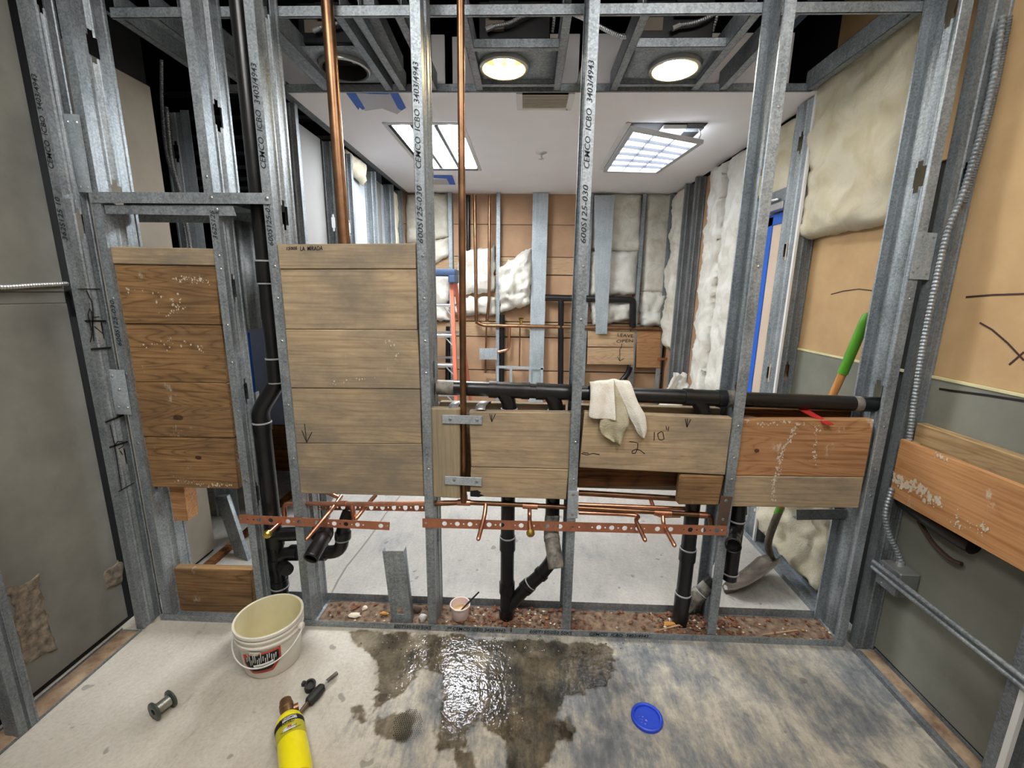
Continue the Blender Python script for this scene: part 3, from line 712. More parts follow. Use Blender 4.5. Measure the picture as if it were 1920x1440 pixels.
# plastic patches taped to the ceiling
FILM = plain('milky_film', srgb(176, 175, 180), .35, var=.06, vscale=8)
def patch(label, film, tapes):
    t = thing('ceiling_patch', label, 'patch', sum((PZ(*p, HC) for p in film), Vector()) / len(film) - Vector((0, 0, .01)), 'taped plastic patches')
    obj('plastic_sheet', MB().prism([PZ(*p, HC - .0015) for p in film], (0, 0, -.001)), FILM, t)
    for q_ in tapes:
        obj('tape', MB().prism([PZ(*p, HC - .003) for p in q_], (0, 0, -.0012)), BLUETAPE, t)
    return t
patch('milky plastic patch taped by the soffit edge', [(664, 175), (735, 175), (754, 206), (745, 214), (716, 203), (684, 208), (676, 196)],
      [[(648, 173), (666, 173), (684, 203), (680, 206), (674, 201), (672, 206)], [(730, 172), (745, 171), (761, 202), (753, 207), (746, 203)], [(667, 173), (730, 175), (728, 176.5), (690, 175.5)]])
patch('small plastic patch with blue tape beside the open troffer', [(812, 336), (838, 336), (846, 346), (812, 346)], [[(806, 329), (848, 329), (854, 346), (843, 346), (838, 335), (806, 333)]])

# ------------------------------------------------------------------ blocking boards in the framed wall
def board(label, q, Y, th, mat, group=None, name='wood_board', bevel=.003, ret=None):
    p = [PY(x, y, Y) for (x, y) in q]
    p = [p[3], p[2], p[1], p[0]]
    mb = MB().quadbox(p, (0, th, 0))
    return tag(obj(name, mb, mat, bevel=bevel), label, 'board', group)
def marks(parent, strokes, Y, w, mat=None, name='pen_mark', X=None, n=(0, -1, 0)):
    mb = MB()
    for s in strokes:
        pts = [(PY(x, y, Y - .0006) if X is None else PX(x, y, X - .0006)) for (x, y) in s]
        mb.ribbon(pts, w, n)
    return obj(name, mb, mat or INK, parent)
YB = 1.70
g = 'brown boards of the left bay'
board('thin pale board on top of the brown boards', [(206, 462), (400, 466), (404, 498), (211, 494.5)], YB - .006, .03, WL, g)
board('uppermost brown board, splashed with white', [(212, 495), (404, 498.5), (414, 609), (229.5, 606.5)], YB, .038, WB, g)
board('second brown board from the top of the left bay', [(230, 607), (414, 609.6), (426, 718.7), (246, 715.6)], YB + .004, .038, WB, g)
board('third brown board of the left bay, with a knot', [(247, 716.2), (426, 719.3), (438, 821.8), (264, 818.4)], YB, .038, WB, g)
board('lowest brown board of the left bay stack', [(265, 819), (438, 822.4), (448, 917), (281, 913)], YB + .002, .038, WB, g)
g = 'tall pale boards'
YC = W + .008
tb = board('narrow top board of the tall pale stack, with handwriting', [(516, 458), (780, 456), (781, 504), (520, 504.4)], YC, .038, WL, g)
board('second pale board from the top in the tall stack', [(520, 505), (781, 504.6), (783, 618.5), (530, 617.3)], YC + .003, .038, WL, g)
board('middle pale board of the tall stack', [(531, 618), (783, 619.2), (788, 729.5), (543, 727.3)], YC, .038, WL, g)
b4 = board('fourth pale board of the tall stack, with a drawn arrow', [(543, 728), (788, 730.2), (791, 832.5), (552, 831)], YC + .002, .038, WL, g)
board('bottom pale board of the tall stack', [(553, 831.7), (791, 833.2), (796, 931), (561, 925)], YC, .038, WL, g)
HAND = PY(537, 467, YC)
text('handwriting', '15005', .016, PY(536, 469, YC), (1, 0, .06), (0, 0, 1), INK, tb, .2, .042, bold=.01)
text('handwriting', 'LA  MIRADA', .022, PY(563, 470, YC), (1, 0, .03), (0, 0, 1), INK, tb, .1, .086, bold=.008)
marks(b4, [[(571, 795), (573, 812), (575, 830)], [(566, 807), (575, 829)], [(585, 810), (575, 829)]], YC + .002, .003)
g = 'pale boards of the pipe bays'
tag(obj('wood_board', MB().quadbox([PY(812, 932, 1.692), PY(862, 935, 1.692), PY(862, 767, 1.692), PY(806, 766, 1.692)], (0, .038, 0)), WLZ, bevel=.003), 'upright pale board left of the thin copper riser', 'board', g)
b5 = board('wide pale board right of the thin copper riser', [(879, 772), (1076, 774), (1069, 879.7), (883, 875.6)], 1.692, .038, WL, g)
b6 = board('lower pale board with a scorched corner by the copper riser', [(883, 876.3), (1067, 880.4), (1062, 937), (881, 931)], 1.692, .038, WL, g)
obj('scorch_mark', MB().prism([PY(x, y, 1.6914) for (x, y) in ((882, 920), (895, 919), (902, 923), (899, 926), (908, 929), (898, 932), (882, 931))], (0, -.0004, 0)), BLACK, b6)
marks(b5, [[(918, 776), (922, 791)], [(922, 777), (922, 791)], [(929, 776), (922, 791)]], 1.692, .003)
b7 = board('pale board marked 10 and 2 under the hanging towel', [(1096, 773), (1374, 784), (1360, 891), (1086, 877)], 1.692, .038, WL, g)
marks(b7, [[(1180, 828), (1190, 829), (1196, 831), (1195, 842), (1191, 850), (1185, 850), (1185, 846), (1192, 842), (1200, 844), (1209, 851)], [(1227, 810), (1226.5, 826)], [(1233, 813), (1234, 819), (1236, 824), (1241, 825), (1245, 823), (1243, 811), (1240, 809), (1233, 813)],
           [(1249, 799), (1250, 806)], [(1254, 800), (1252.5, 808)], [(1285, 785), (1288, 801)], [(1289, 785), (1288, 801)], [(1295, 786), (1288, 801)], [(1090, 850), (1100, 853), (1112, 850), (1124, 852)], [(1092, 848), (1104, 850)]], 1.692, .0032)
board('short brown block below the marked board', [(1275, 890), (1360, 892), (1350, 949), (1270, 947)], 1.692, .038, WB, 'brown blocks', bevel=.008)
board('orange board splashed with white at the right bay', [(1392, 787), (1640, 787), (1621, 894.7), (1379, 892)], 1.692, .038, WO, 'right bay boards')
board('pale board below the orange board at the right bay', [(1378, 892.8), (1620, 895.4), (1610, 953), (1372, 950)], 1.690, .038, WL, 'right bay boards')
YK = W + D6 - .04
for (x0, x1, z0, z1, m_, lb) in ((-.37, .17, .62, 1.034, WL, 'rear board of the pipe bay behind the copper riser'), (.235, .82, .655, 1.033, WL, 'rear board of the bay behind the marked board'), (.88, 1.36, .68, 1.034, WD, 'dark rear board behind the orange board')):
    tag(obj('wood_board', MB().box((x0, YK, z0), (x1, YK + .038, z1)), m_, bevel=.003), lb, 'board', 'rear boards')
board('scorched rear board seen in the gap under the marked board', [(1084, 872), (1290, 885), (1290, 911), (1084, 914)], YK - .04, .036, WD, 'rear boards')
tag(obj('wood_board', MB().hexa([PY(325, 1150, 1.735), PY(476, 1156, 1.735), PY(476, 1156, 1.735) + Vector((0, .04, 0)), PY(325, 1150, 1.735) + Vector((0, .04, 0)), PY(323, 1066, 1.735), PY(470, 1070, 1.735), PY(470, 1070, 1.735) + Vector((0, .04, 0)), PY(323, 1066, 1.735) + Vector((0, .04, 0))]), WB, bevel=.003), 'low brown board standing in the floor track behind the bucket', 'board')
tag(obj('wood_block', MB().quadbox([PY(326, 977, 1.737), PY(352, 977, 1.737), PY(343, 900, 1.737), PY(314, 900, 1.737)], (0, .07, 0)), WO, bevel=.002), 'short orange block hanging below the lowest brown board', 'block')
def splash(parent, path, w, n_, Y=None, X=None, seed=0, size=(.001, .0042), mat=None):
    """dried white spatter: small flat blobs scattered along a path"""
    rnd = random.Random(seed); mb = MB(); nrm = Vector((0, -1, 0)) if Y is not None else Vector((-1, 0, 0))
    pts = smooth_path([(PY(x, y, Y) if Y is not None else PX(x, y, X)) for x, y in path], 8)
    for k in range(n_):
        c_ = pts[rnd.randrange(len(pts))] + Vector((rnd.gauss(0, w) if Y is not None else 0, rnd.gauss(0, w) if X is not None else 0, rnd.gauss(0, w * .8)))
        r_ = rnd.uniform(*size) * rnd.choice((.5, .7, 1, 1)); q_ = []
        a_ = rnd.random() * 6
        for i in range(7):
            t = a_ + i * 6.2832 / 7; rr = r_ * rnd.uniform(.6, 1.3)
            q_.append(c_ + nrm * (.0006 + .0012 * k / n_) + (Vector((math.cos(t) * rr, 0, math.sin(t) * rr * 1.3)) if Y is not None else Vector((0, math.cos(t) * rr, math.sin(t) * rr * 1.3))))
        mb.prism(q_, nrm * .0004)
    o = obj('paint_spatter', mb, mat or SPAT, parent); o['kind'] = 'stuff'
    return o
SPAT = plain('dried_white_spatter', srgb(198, 186, 166), .8, var=.12, vscale=40)
_by = {o['label']: o for o in bpy.data.objects if 'label' in o.keys()}
bo = _by['orange board splashed with white at the right bay']
splash(bo, [(1492, 802), (1478, 826), (1466, 850), (1458, 878), (1454, 892)], .007, 130, Y=1.692, seed=1)
splash(bo, [(1532, 795), (1528, 830), (1525, 870)], .008, 40, Y=1.692, seed=2); splash(bo, [(1425, 795), (1480, 792), (1530, 798)], .006, 40, Y=1.692, seed=3)
splash(_by['pale board below the orange board at the right bay'], [(1453, 896), (1450, 915), (1448, 940)], .005, 60, Y=1.690, seed=4)
splash(_by['uppermost brown board, splashed with white'], [(330, 524), (360, 524), (392, 530)], .008, 60, Y=YB, seed=5); splash(_by['uppermost brown board, splashed with white'], [(240, 540), (300, 555), (340, 570), (310, 590)], .014, 50, Y=YB, seed=6)
splash(_by['second brown board from the top of the left bay'], [(270, 650), (350, 640), (380, 660)], .012, 30, Y=YB + .004, seed=7)
splash(_by['lowest brown board of the left bay stack'], [(330, 900), (380, 908), (430, 908)], .006, 50, Y=YB + .002, seed=8)
splash(_by['middle pale board of the tall stack'], [(730, 640), (735, 690), (615, 722)], .012, 30, Y=YC, seed=9)
KNOT = plain('dark_knot', srgb(70, 44, 26), .7, var=.3, vscale=60)
for (lb_, px_, py_, rx, rz, Y_) in (('third brown board of the left bay, with a knot', 334, 783, .022, .012, YB), ('lowest brown board of the left bay stack', 372, 858, .014, .009, YB + .002), ('orange board splashed with white at the right bay', 1419, 845, .010, .008, 1.692)):
    c_ = PY(px_, py_, Y_ - .0004)
    obj('knot', MB().prism([c_ + Vector((math.cos(t * .5236) * rx, 0, math.sin(t * .5236) * rz)) for t in range(12)], (0, -.0005, 0)), KNOT, _by[lb_])
# straps
def strap(label, q, Y, mat, th=.003, holes=(), name='steel_strap', cat='strap', grp=None):
    p = [PY(x, y, Y) for (x, y) in q]
    t = thing(name, label, cat, (p[0] + p[2]) / 2, grp)
    b_ = obj('plate', MB().quadbox([p[3], p[2], p[1], p[0]], (0, th, 0)), mat, t, bevel=.0006)
    for (a, c_) in holes:
        pt = (p[0] * (1 - a) + p[1] * a) * (1 - c_) + (p[3] * (1 - a) + p[2] * a) * c_
        screw(pt, (0, -1, 0), t, .007)
    return t
strap('upper grey pipe strap across the thin copper riser', [(829, 778), (904, 780), (904, 796), (829, 794)], 1.686, PLATE, holes=[(.2, .5), (.87, .5)])
strap('lower grey pipe strap across the thin copper riser', [(834, 893), (903, 896), (903, 912), (834, 908)], 1.686, PLATE, holes=[(.25, .4), (.87, .5)])
strap('steel splice plate screwed low on the middle stud', [(1066, 921), (1085, 921), (1083, 972), (1063, 972)], W - .004, PLATE, holes=[(.5, .12), (.5, .85)])
strap('rusty splice plate screwed low on the fourth stud', [(1352, 930), (1374, 931), (1364, 985), (1344, 984)], W - .004, plain('rusty_plate', srgb(110, 92, 80), .5, .6, var=.2), holes=[(.5, .15), (.5, .8)])
tag(obj('angle_bracket', MB().quadbox([PY(1494, 975, 1.80), PY(1600, 974, 1.80), PY(1600, 955, 1.80), PY(1494, 956, 1.80)], (0, .003, 0)).quadbox([PY(1494, 975, 1.80), PY(1600, 974, 1.80), PY(1600, 974, 1.80) + Vector((0, .03, 0)), PY(1494, 975, 1.80) + Vector((0, .03, 0))], (0, 0, .003)), GALVD), 'dark steel angle under the pale right bay board', 'bracket')
for i, (xa_, xb_) in enumerate(((838, 866), (889, 908))):
    pts = [PY(xa_ + 2, 768, 1.70), PY(xa_ + 5, 758, 1.73), PY(xa_ + 14, 752, 1.78), PY(xa_ + 14, 756, 1.80)]
    rows = [[p, p + Vector((.04, 0, 0))] for p in smooth_path(pts, 4)]
    tag(obj('strap_loop', MB().sheet(rows), ALU, solid=.002), ['bent metal strap arching left of the copper riser', 'bent metal strap arching right of the copper riser'][i], 'strap', 'bent metal straps')
tag(obj('red_shim', MB().quadbox([PY(1497, 768, 1.76), PY(1512, 768, 1.76), PY(1563, 797, 1.672), PY(1550, 797, 1.672)], (0, 0, .004)), plain('red_plastic', srgb(176, 40, 36), .5)), 'red plastic shim lying over the orange board', 'shim')
# leaning stud offcut in the floor track
q4 = [PY(735, 1167, 1.70), PY(772, 1167, 1.70), PY(757, 1033, 1.70), PY(717, 1033, 1.70)]
cs = thing('stud_offcut', 'short stud offcut leaning in the floor track, square hole', 'stud', q4[0])
def lerp4(q, u, v): return (q[0] * (1 - u) + q[1] * u) * (1 - v) + (q[3] * (1 - u) + q[2] * u) * v
mb = MB()
us, vs4 = [0, .32, .66, 1], [0, .12, .22, 1]
for i in range(3):
    for j in range(3):
        if i == 1 and j == 1: continue
        mb.add([lerp4(q4, us[i], vs4[j]), lerp4(q4, us[i + 1], vs4[j]), lerp4(q4, us[i + 1], vs4[j + 1]), lerp4(q4, us[i], vs4[j + 1])], [(0, 1, 2, 3)])
obj('web', mb, GALV, cs, solid=.0016, weld=1e-5, flat=True)
for s, a, b_ in (('flange', q4[1], q4[2]), ('flange', q4[0], q4[3])):
    e = Vector((.0, .036, 0)); obj(s, MB().add([a, a + e, b_ + e, b_], [(0, 1, 2, 3)]), GALV, cs, solid=.0016)

# ------------------------------------------------------------------ drain pipes (black plastic)
YP = 1.765
RP = .031
def pipe(label, name='drain_pipe', cat='pipe', loc=None, group='black drain pipes'):
    return thing(name, label, cat, loc, group)
def ring(parent, p, axis, r, mat=None, w=.004):
    return obj('cement_ring', MB().lathe(p, axis, [(r * .96, -w), (r * 1.05, -w * .6), (r * 1.05, w * .6), (r * .96, w)], seg=20, closed=True), mat or RING, parent)
def hub(parent, a, b_, r=None, mat=None):
    return obj('hub', MB().tube([a, a, b_, b_], [ (r or RP * 1.16) * .97, (r or RP * 1.16), (r or RP * 1.16), (r or RP * 1.16) * .97], 20), mat or ABS, parent)
Zv = Vector((0, 0, 1)); Xv = Vector((1, 0, 0))
zh0, zh1 = 1.106, 1.072
def zh(x): return zh0 + (zh1 - zh0) * (x + .37) / 1.79
def hp(x): return Vector((x, YP, zh(x)))
h = pipe('long black drain pipe crossing the framed wall, towel over it', loc=hp(.5))
obj('run', MB().tube([hp(-.372), hp(1.46)], RP, 20), ABS, h)
T1, T2, T3, T4 = PY(955, 745, YP).x, PY(1043, 750, YP).x, PY(1318, 770, YP).x, PY(1408, 775, YP).x
for tx in (T1, T2, T3):
    hub(h, hp(tx - .085), hp(tx - .05)); hub(h, hp(tx + .05), hp(tx + .085))
    obj('tee_body', MB().tube([hp(tx - .05), hp(tx + .05)], RP * 1.08, 20), ABS, h)
    obj('tee_branch', MB().tube(smooth_path([hp(tx - .035), hp(tx - .01) - Zv * .035, hp(tx) - Zv * .07, hp(tx) - Zv * .09], 5), [RP * 1.0] * 16, 18), ABS, h)
obj('dust_patch', MB().tube([hp(-.371), hp(-.30)], RP * 1.01, 20), ABSD, h)
obj('dust_patch', MB().tube([hp(.80), hp(.85)], RP * 1.15, 20), ABSD, h)
obj('dust_patch', MB().tube([hp(1.33), hp(1.36)], RP * 1.02, 20), ABSD, h)
def drop(label, x, zbot, rings=(), hubs=()):
    t = pipe(label, loc=(x, YP, zbot))
    ztop = zh(x) - .085
    obj('riser', MB().tube([(x, YP, zbot), (x, YP, ztop)], RP, 20), ABS, t)
    hub(t, Vector((x, YP, ztop - .04)), Vector((x, YP, ztop + .004)))
    ring(t, Vector((x, YP, ztop + .004)), Zv, RP * 1.1)
    for z in rings: ring(t, Vector((x, YP, z)), Zv, RP * 1.12)
    for (z0, z1) in hubs: hub(t, Vector((x, YP, z0)), Vector((x, YP, z1)))
    return t
def zp(px, py): return PY(px, py, YP).z
d1 = drop('straight black drop pipe left of the brass capped stub', T1, .012, hubs=((zp(955, 1170), zp(955, 1140)), (zp(957, 1092), zp(957, 1110)), (zp(957, 1008), zp(957, 1030))), rings=(zp(957, 1006),))
J1 = Vector((T1, YP, zp(955, 1135))); J2 = PY(1030, 1062, YP)
wy = obj('wye_branch', MB().tube(smooth_path([J1 - Vector((.0, 0, .02)), J1.lerp(J2, .45), J1.lerp(J2, .8), J2 + Vector((.012, 0, .04)), J2 + Vector((.014, 0, .12))], 5), RP * .95, 18), ABS, d1)
for s in (.42, .5, .78): hub(d1, J1.lerp(J2, s), J1.lerp(J2, s + .06), RP * 1.12)
ring(d1, J1.lerp(J2, .56), J2 - J1, RP * 1.05)
d2 = drop('black drop pipe feeding the dusty trap arm', T2, zp(1035, 985))
def trap_arm(parent, path, r, mat, end_hub=True):
    pth = smooth_path(path, 6)
    obj('trap_arm', MB().tube(pth, r, 20, caps=False), mat, parent, solid=.004)
    a, b_ = pth[-1], pth[-2]
    obj('bore', MB().lathe(a + (b_ - a).normalized() * .03, (a - b_), [(0, 0), (r * .97, 0)], seg=20), BLACK, parent)
    k = pth[len(pth) // 2]; k2 = pth[len(pth) // 2 + 2]
    obj('hub', MB().tube([k, k2], r * 1.13, 20, caps=True), mat, parent)
trap_arm(d2, [PY(1036, 965, YP), PY(1034, 985, 1.745), PY(1034, 1005, 1.70), PY(1038, 1032, 1.655), PY(1043, 1066, 1.615)], RP * .98, ABSD)
d3 = drop('black drop pipe with a dusty wye beside the fourth stud', T3, .012, rings=(zp(1271, 1168), zp(1284, 1112), zp(1296, 1028)), hubs=((zp(1271, 1166), zp(1272, 1178)), (zp(1290, 1050), zp(1296, 1028)), (zp(1276, 1158), zp(1284, 1112))))
K1 = Vector((T3, YP, zp(1276, 1145))); K2 = PY(1338, 1088, YP + .01)
obj('wye_branch', MB().tube([K1, K2], RP * .98, 18), ABSD, d3)
hub(d3, K1.lerp(K2, .38), K1.lerp(K2, .6), RP * 1.14, ABSD); hub(d3, K1.lerp(K2, .85), K1.lerp(K2, 1.0), RP * 1.1, ABS)
ring(d3, K1.lerp(K2, .6), K2 - K1, RP * 1.05)
d4 = drop('black drop pipe behind the fourth stud with a stub facing out', T4, zp(1362, 1085), rings=(zp(1385, 975), zp(1370, 1073)))
trap_arm(d4, [PY(1378, 990, YP), PY(1374, 1005, 1.73), PY(1374, 1015, 1.69), PY(1375, 1024, 1.645)], RP * .95, ABS)
# vent stack on the left with its offset
v1, v2 = PY(447, 0, YP).x, PY(503, 900, YP).x
zt, zb = zp(512, 700), zp(490, 785)
vst = pipe('tall black vent stack with an offset, left of the tall pale boards', loc=((v1 + v2) / 2, YP, 0))
obj('upper_run', MB().tube([(v1, YP, 3.1), (v1, YP, zt)], RP, 20), ABS, vst)
obj('offset_bend', MB().tube(smooth_path([(v1, YP, zt + .02), (v1, YP, zt - .02), (v1 - .012, YP, zt - .055), ((v1 + v2) / 2, YP, (zt + zb) / 2), (v2 + .012, YP, zb + .055), (v2, YP, zb + .02), (v2, YP, zb - .02)], 5), RP * 1.1, 20), ABSD if False else ABS, vst)
obj('lower_run', MB().tube([(v2, YP, zb), (v2, YP, .01)], RP * 1.1, 20), ABS, vst)
for py_ in (490, 532, 672, 716): ring(vst, Vector((v1, YP, zp(500, py_))), Zv, RP * 1.12)
for (a, b_) in ((490, 532), (672, 716)): hub(vst, Vector((v1, YP, zp(500, a))), Vector((v1, YP, zp(500, b_))))
ring(vst, Vector((v2, YP, zp(492, 792))), Zv, RP * 1.2); hub(vst, Vector((v2, YP, zp(492, 792))), Vector((v2, YP, zp(492, 806))), RP * 1.22)
for (a, b_) in ((1000, 1022), (1045, 1062), (1085, 1102)): hub(vst, Vector((v2, YP, zp(510, a))), Vector((v2, YP, zp(510, b_))), RP * 1.26)
ring(vst, Vector((v2, YP, zp(515, 1098))), Zv, RP * 1.28)
xu = v2
obj('upper_branch', MB().tube(fillet([Vector((xu, YP, zp(520, 1003))), PY(604, 998, YP), PY(611, 996, 1.70), PY(612, 996, 1.695)], .05), RP, 18), ABS, vst)
trap_arm(vst, [PY(600, 998, YP), PY(611, 1000, 1.73), PY(609, 1004, 1.67), PY(596, 1024, 1.60), PY(582, 1048, 1.545)], RP * .93, ABS)
obj('lower_branch', MB().tube(fillet([Vector((xu, YP, zp(520, 1056))), Vector((xu + .03, YP, zp(530, 1038))), PY(600, 1036, YP), PY(640, 1034, YP), PY(643, 990, YP + .01), PY(655, 958, YP + .05)], .06), RP * .97, 18), ABS, vst)
hub(vst, PY(545, 1036, YP), PY(560, 1036, YP)); hub(vst, PY(600, 1036, YP), PY(612, 1036, YP)); hub(vst, PY(643, 1008, YP), PY(643, 998, YP)); ring(vst, PY(643, 1010, YP), Zv, RP * 1.08)
obj('cleanout', MB().lathe(PY(532, 1062, YP - .03), (.75, -.66, .1), [(0, .05), (.026, .05), (.028, .045), (.028, 0)], seg=18), ABS, vst)

# ------------------------------------------------------------------ copper
def cop(name, label, parts, cat='pipe', group='copper pipes', loc=None):
    t = thing(name, label, cat, loc, group)
    for (n_, path, r, m_) in parts: obj(n_, MB().tube(path, r, 14), m_, t)
    return t
def tube_part(t, n_, path, r, m_=None, seg=14): return obj(n_, MB().tube(path, r, seg), m_ or COPPER, t)
# fat riser behind the tall boards
r0, r1 = PY(617, 0, 1.80), PY(643, 450, 1.80)
xm = (r0.x + r1.x) / 2
tag(obj('copper_riser', MB().tube([(xm - .01, 1.80, 3.1), (xm + .005, 1.80, 1.4)], .0225, 20), COPPERO), 'fat copper pipe rising behind the tall pale boards', 'pipe', 'copper pipes')
YS_ = 1.728
sup = thing('copper_supply', 'copper supply line with stubs under the boards, fed by thin riser', 'pipe', (0, YS_, .55), 'copper pipes')
def S(px, py, Y=YS_): return PY(px, py, Y)
tx_ = S(870, 940).x
zr = S(870, 941).z
tube_part(sup, 'riser', [(tx_ + (S(865, 0).x - tx_), YS_ - .004, 3.1), (tx_, YS_ - .004, zr)], .0135, COPPERO, 16)
RC = .0098
tube_part(sup, 'main_run', fillet([S(534, 972), S(533, 944), S(700, 945), S(870, 942)], .02), RC)
tube_part(sup, 'main_run', [S(815, 945), S(870, 942), S(985, 947), S(1100, 953), S(1240, 961), S(1330, 966)], RC * 1.06, COPPERO)
for (a, b_) in ((858, 882), (980, 1008), (1226, 1258), (1310, 1325)):
    za = lambda x: S(x, 942 + (x - 870) * .053 if x > 870 else 942)
    tube_part(sup, 'fitting', [za(a), za(b_)], RC * 1.42, COPPER)
tube_part(sup, 'fitting', [S(634, 944), S(650, 944)], RC * 1.3); tube_part(sup, 'fitting', [S(660, 946), S(664, 975)], RC * 1.1); tube_part(sup, 'fitting', [S(712, 945), S(722, 945)], RC * 1.25)
tube_part(sup, 'tee_drop', [Vector((tx_, YS_, zr + .03)), Vector((tx_, YS_, zr))], .0165)
tube_part(sup, 'elbow_drop', fillet([S(1318, 966), S(1333, 967), S(1334, 985)], .015), RC * 1.2, COPPERO)
def stub(label_part, pts, cap=None):
    tube_part(sup, label_part, smooth_path(pts, 5), RC * .92)
    a = pts[-1]
    d = (pts[-1] - pts[-2]).normalized()
    if cap: obj('brass_cap', MB().lathe(a, d, [(RC * 1.5, -.014), (RC * 1.75, -.012), (RC * 1.75, .0), (RC * 1.3, .006), (0, .007)], seg=16), BRASS, sup)
    else: obj('crimped_tip', MB().tube([a, a + d * .006, a + d * .01], [RC * .92, RC * .75, RC * .2], 12), COPPER, sup)
stub('stub_out', [S(533, 968), S(531, 974, 1.71), S(525, 980, 1.675), S(500, 1003, 1.585)], True)
stub('stub_out', [S(640, 930, 1.80), S(622, 955, 1.70), S(605, 975, 1.655), S(576, 1010, 1.575)])
stub('branch', [S(705, 928, 1.82), S(690, 945, 1.78), S(668, 972, 1.72)])
stub('stub_out', [S(911, 943), S(909, 962, 1.70), S(905, 980, 1.665), S(897, 1010, 1.60)])
stub('stub_out', [S(993, 948), S(993, 965, 1.71), S(993, 980, 1.675), S(995, 1002, 1.63)], True)
stub('stub_out', [S(1085, 961), S(1188, 966), S(1193, 978, 1.68), S(1209, 1012, 1.60)])
stub('stub_out', [S(1243, 964), S(1244, 982, 1.70), S(1250, 996, 1.66), S(1264, 1022, 1.60)])
bk = thing('copper_supply', 'second copper line running behind the first, right of the middle stud', 'pipe', (.6, 1.80, .6), 'copper pipes')
tube_part(bk, 'run', [PY(1085, 924, 1.80), PY(1290, 936, 1.80)], .013, COPPERO)
tube_part(bk, 'run', [PY(1085, 946, 1.785), PY(1310, 955, 1.785)], RC)
tube_part(bk, 'branch', smooth_path([PY(1218, 932, 1.81), PY(1226, 952, 1.79), PY(1236, 966, 1.775), PY(1275, 967, 1.775)], 5), RC * .9)
tube_part(bk, 'branch', [PY(640, 935, 1.82), PY(604, 920, 1.82)], RC * .9)
tube_part(bk, 'branch', [PY(1395, 905, 1.83), PY(1396, 964, 1.83)], .011, COPPERO)
# perforated copper plated strips
def strip(label, a0, a1, b1, b0, Y, pattern, grp='perforated copper strips'):
    A0, A1, B1, B0 = (PY(*p, Y) for p in (a0, a1, b1, b0))      # top-left, top-right, bottom-right, bottom-left
    t = thing('perforated_strip', label, 'strip', (A0 + B1) / 2, grp)
    mb = MB(); n = len(pattern); m_ = 16
    def P_(u, v): return (A0 * (1 - u) + A1 * u) * (1 - v) + (B0 * (1 - u) + B1 * u) * v
    W_ = (A1 - A0).length; H_ = (A0 - B0).length
    for i, ch in enumerate(pattern):
        u0, u1 = i / n, (i + 1) / n
        rad = {'O': .0105, 'o': .0035, '-': 0}[ch]
        if not rad: mb.add([P_(u0, 0), P_(u1, 0), P_(u1, 1), P_(u0, 1)], [(0, 1, 2, 3)]); continue
        uc = (u0 + u1) / 2; du = (u1 - u0) / 2
        rg = []; sq = []
        for k in range(m_):
            w = 2 * math.pi * k / m_
            c_, s_ = math.cos(w), math.sin(w)
            rg.append(P_(uc + rad * c_ / W_, .5 + rad * s_ / H_))
            mx = max(abs(c_), abs(s_)); sq.append(P_(uc + du * c_ / mx, .5 + .5 * s_ / mx))
        mb.add(rg + sq, [(k, (k + 1) % m_, m_ + (k + 1) % m_, m_ + k) for k in range(m_)])
    obj('plate', mb, COPSTRIP, t, solid=.0018, weld=1e-5, flat=True)
    for u in (.012, .985): screw(P_(u, .5), (0, -1, 0), t, .005)
    return t
strip('perforated copper strip across the left bays', (448, 965), (731, 979), (730, 994), (449, 981), W - .006, 'oooO-O--OoO--O-oOoOoOo--Oo')
strip('long perforated copper strip across the middle bays', (792, 972), (1364, 986), (1361, 1004), (792, 989), W - .006, 'o--OoOoOo-OoO-oO-o-OoO-oo-oOoOoOoOo-OoO-oOoOoOo')
strip('rear perforated copper strip behind the left bays', (596, 946), (808, 944), (808, 959), (596, 956), W + D6 - .03, 'OoOoO-Oo-OoOoOoOoOoO')

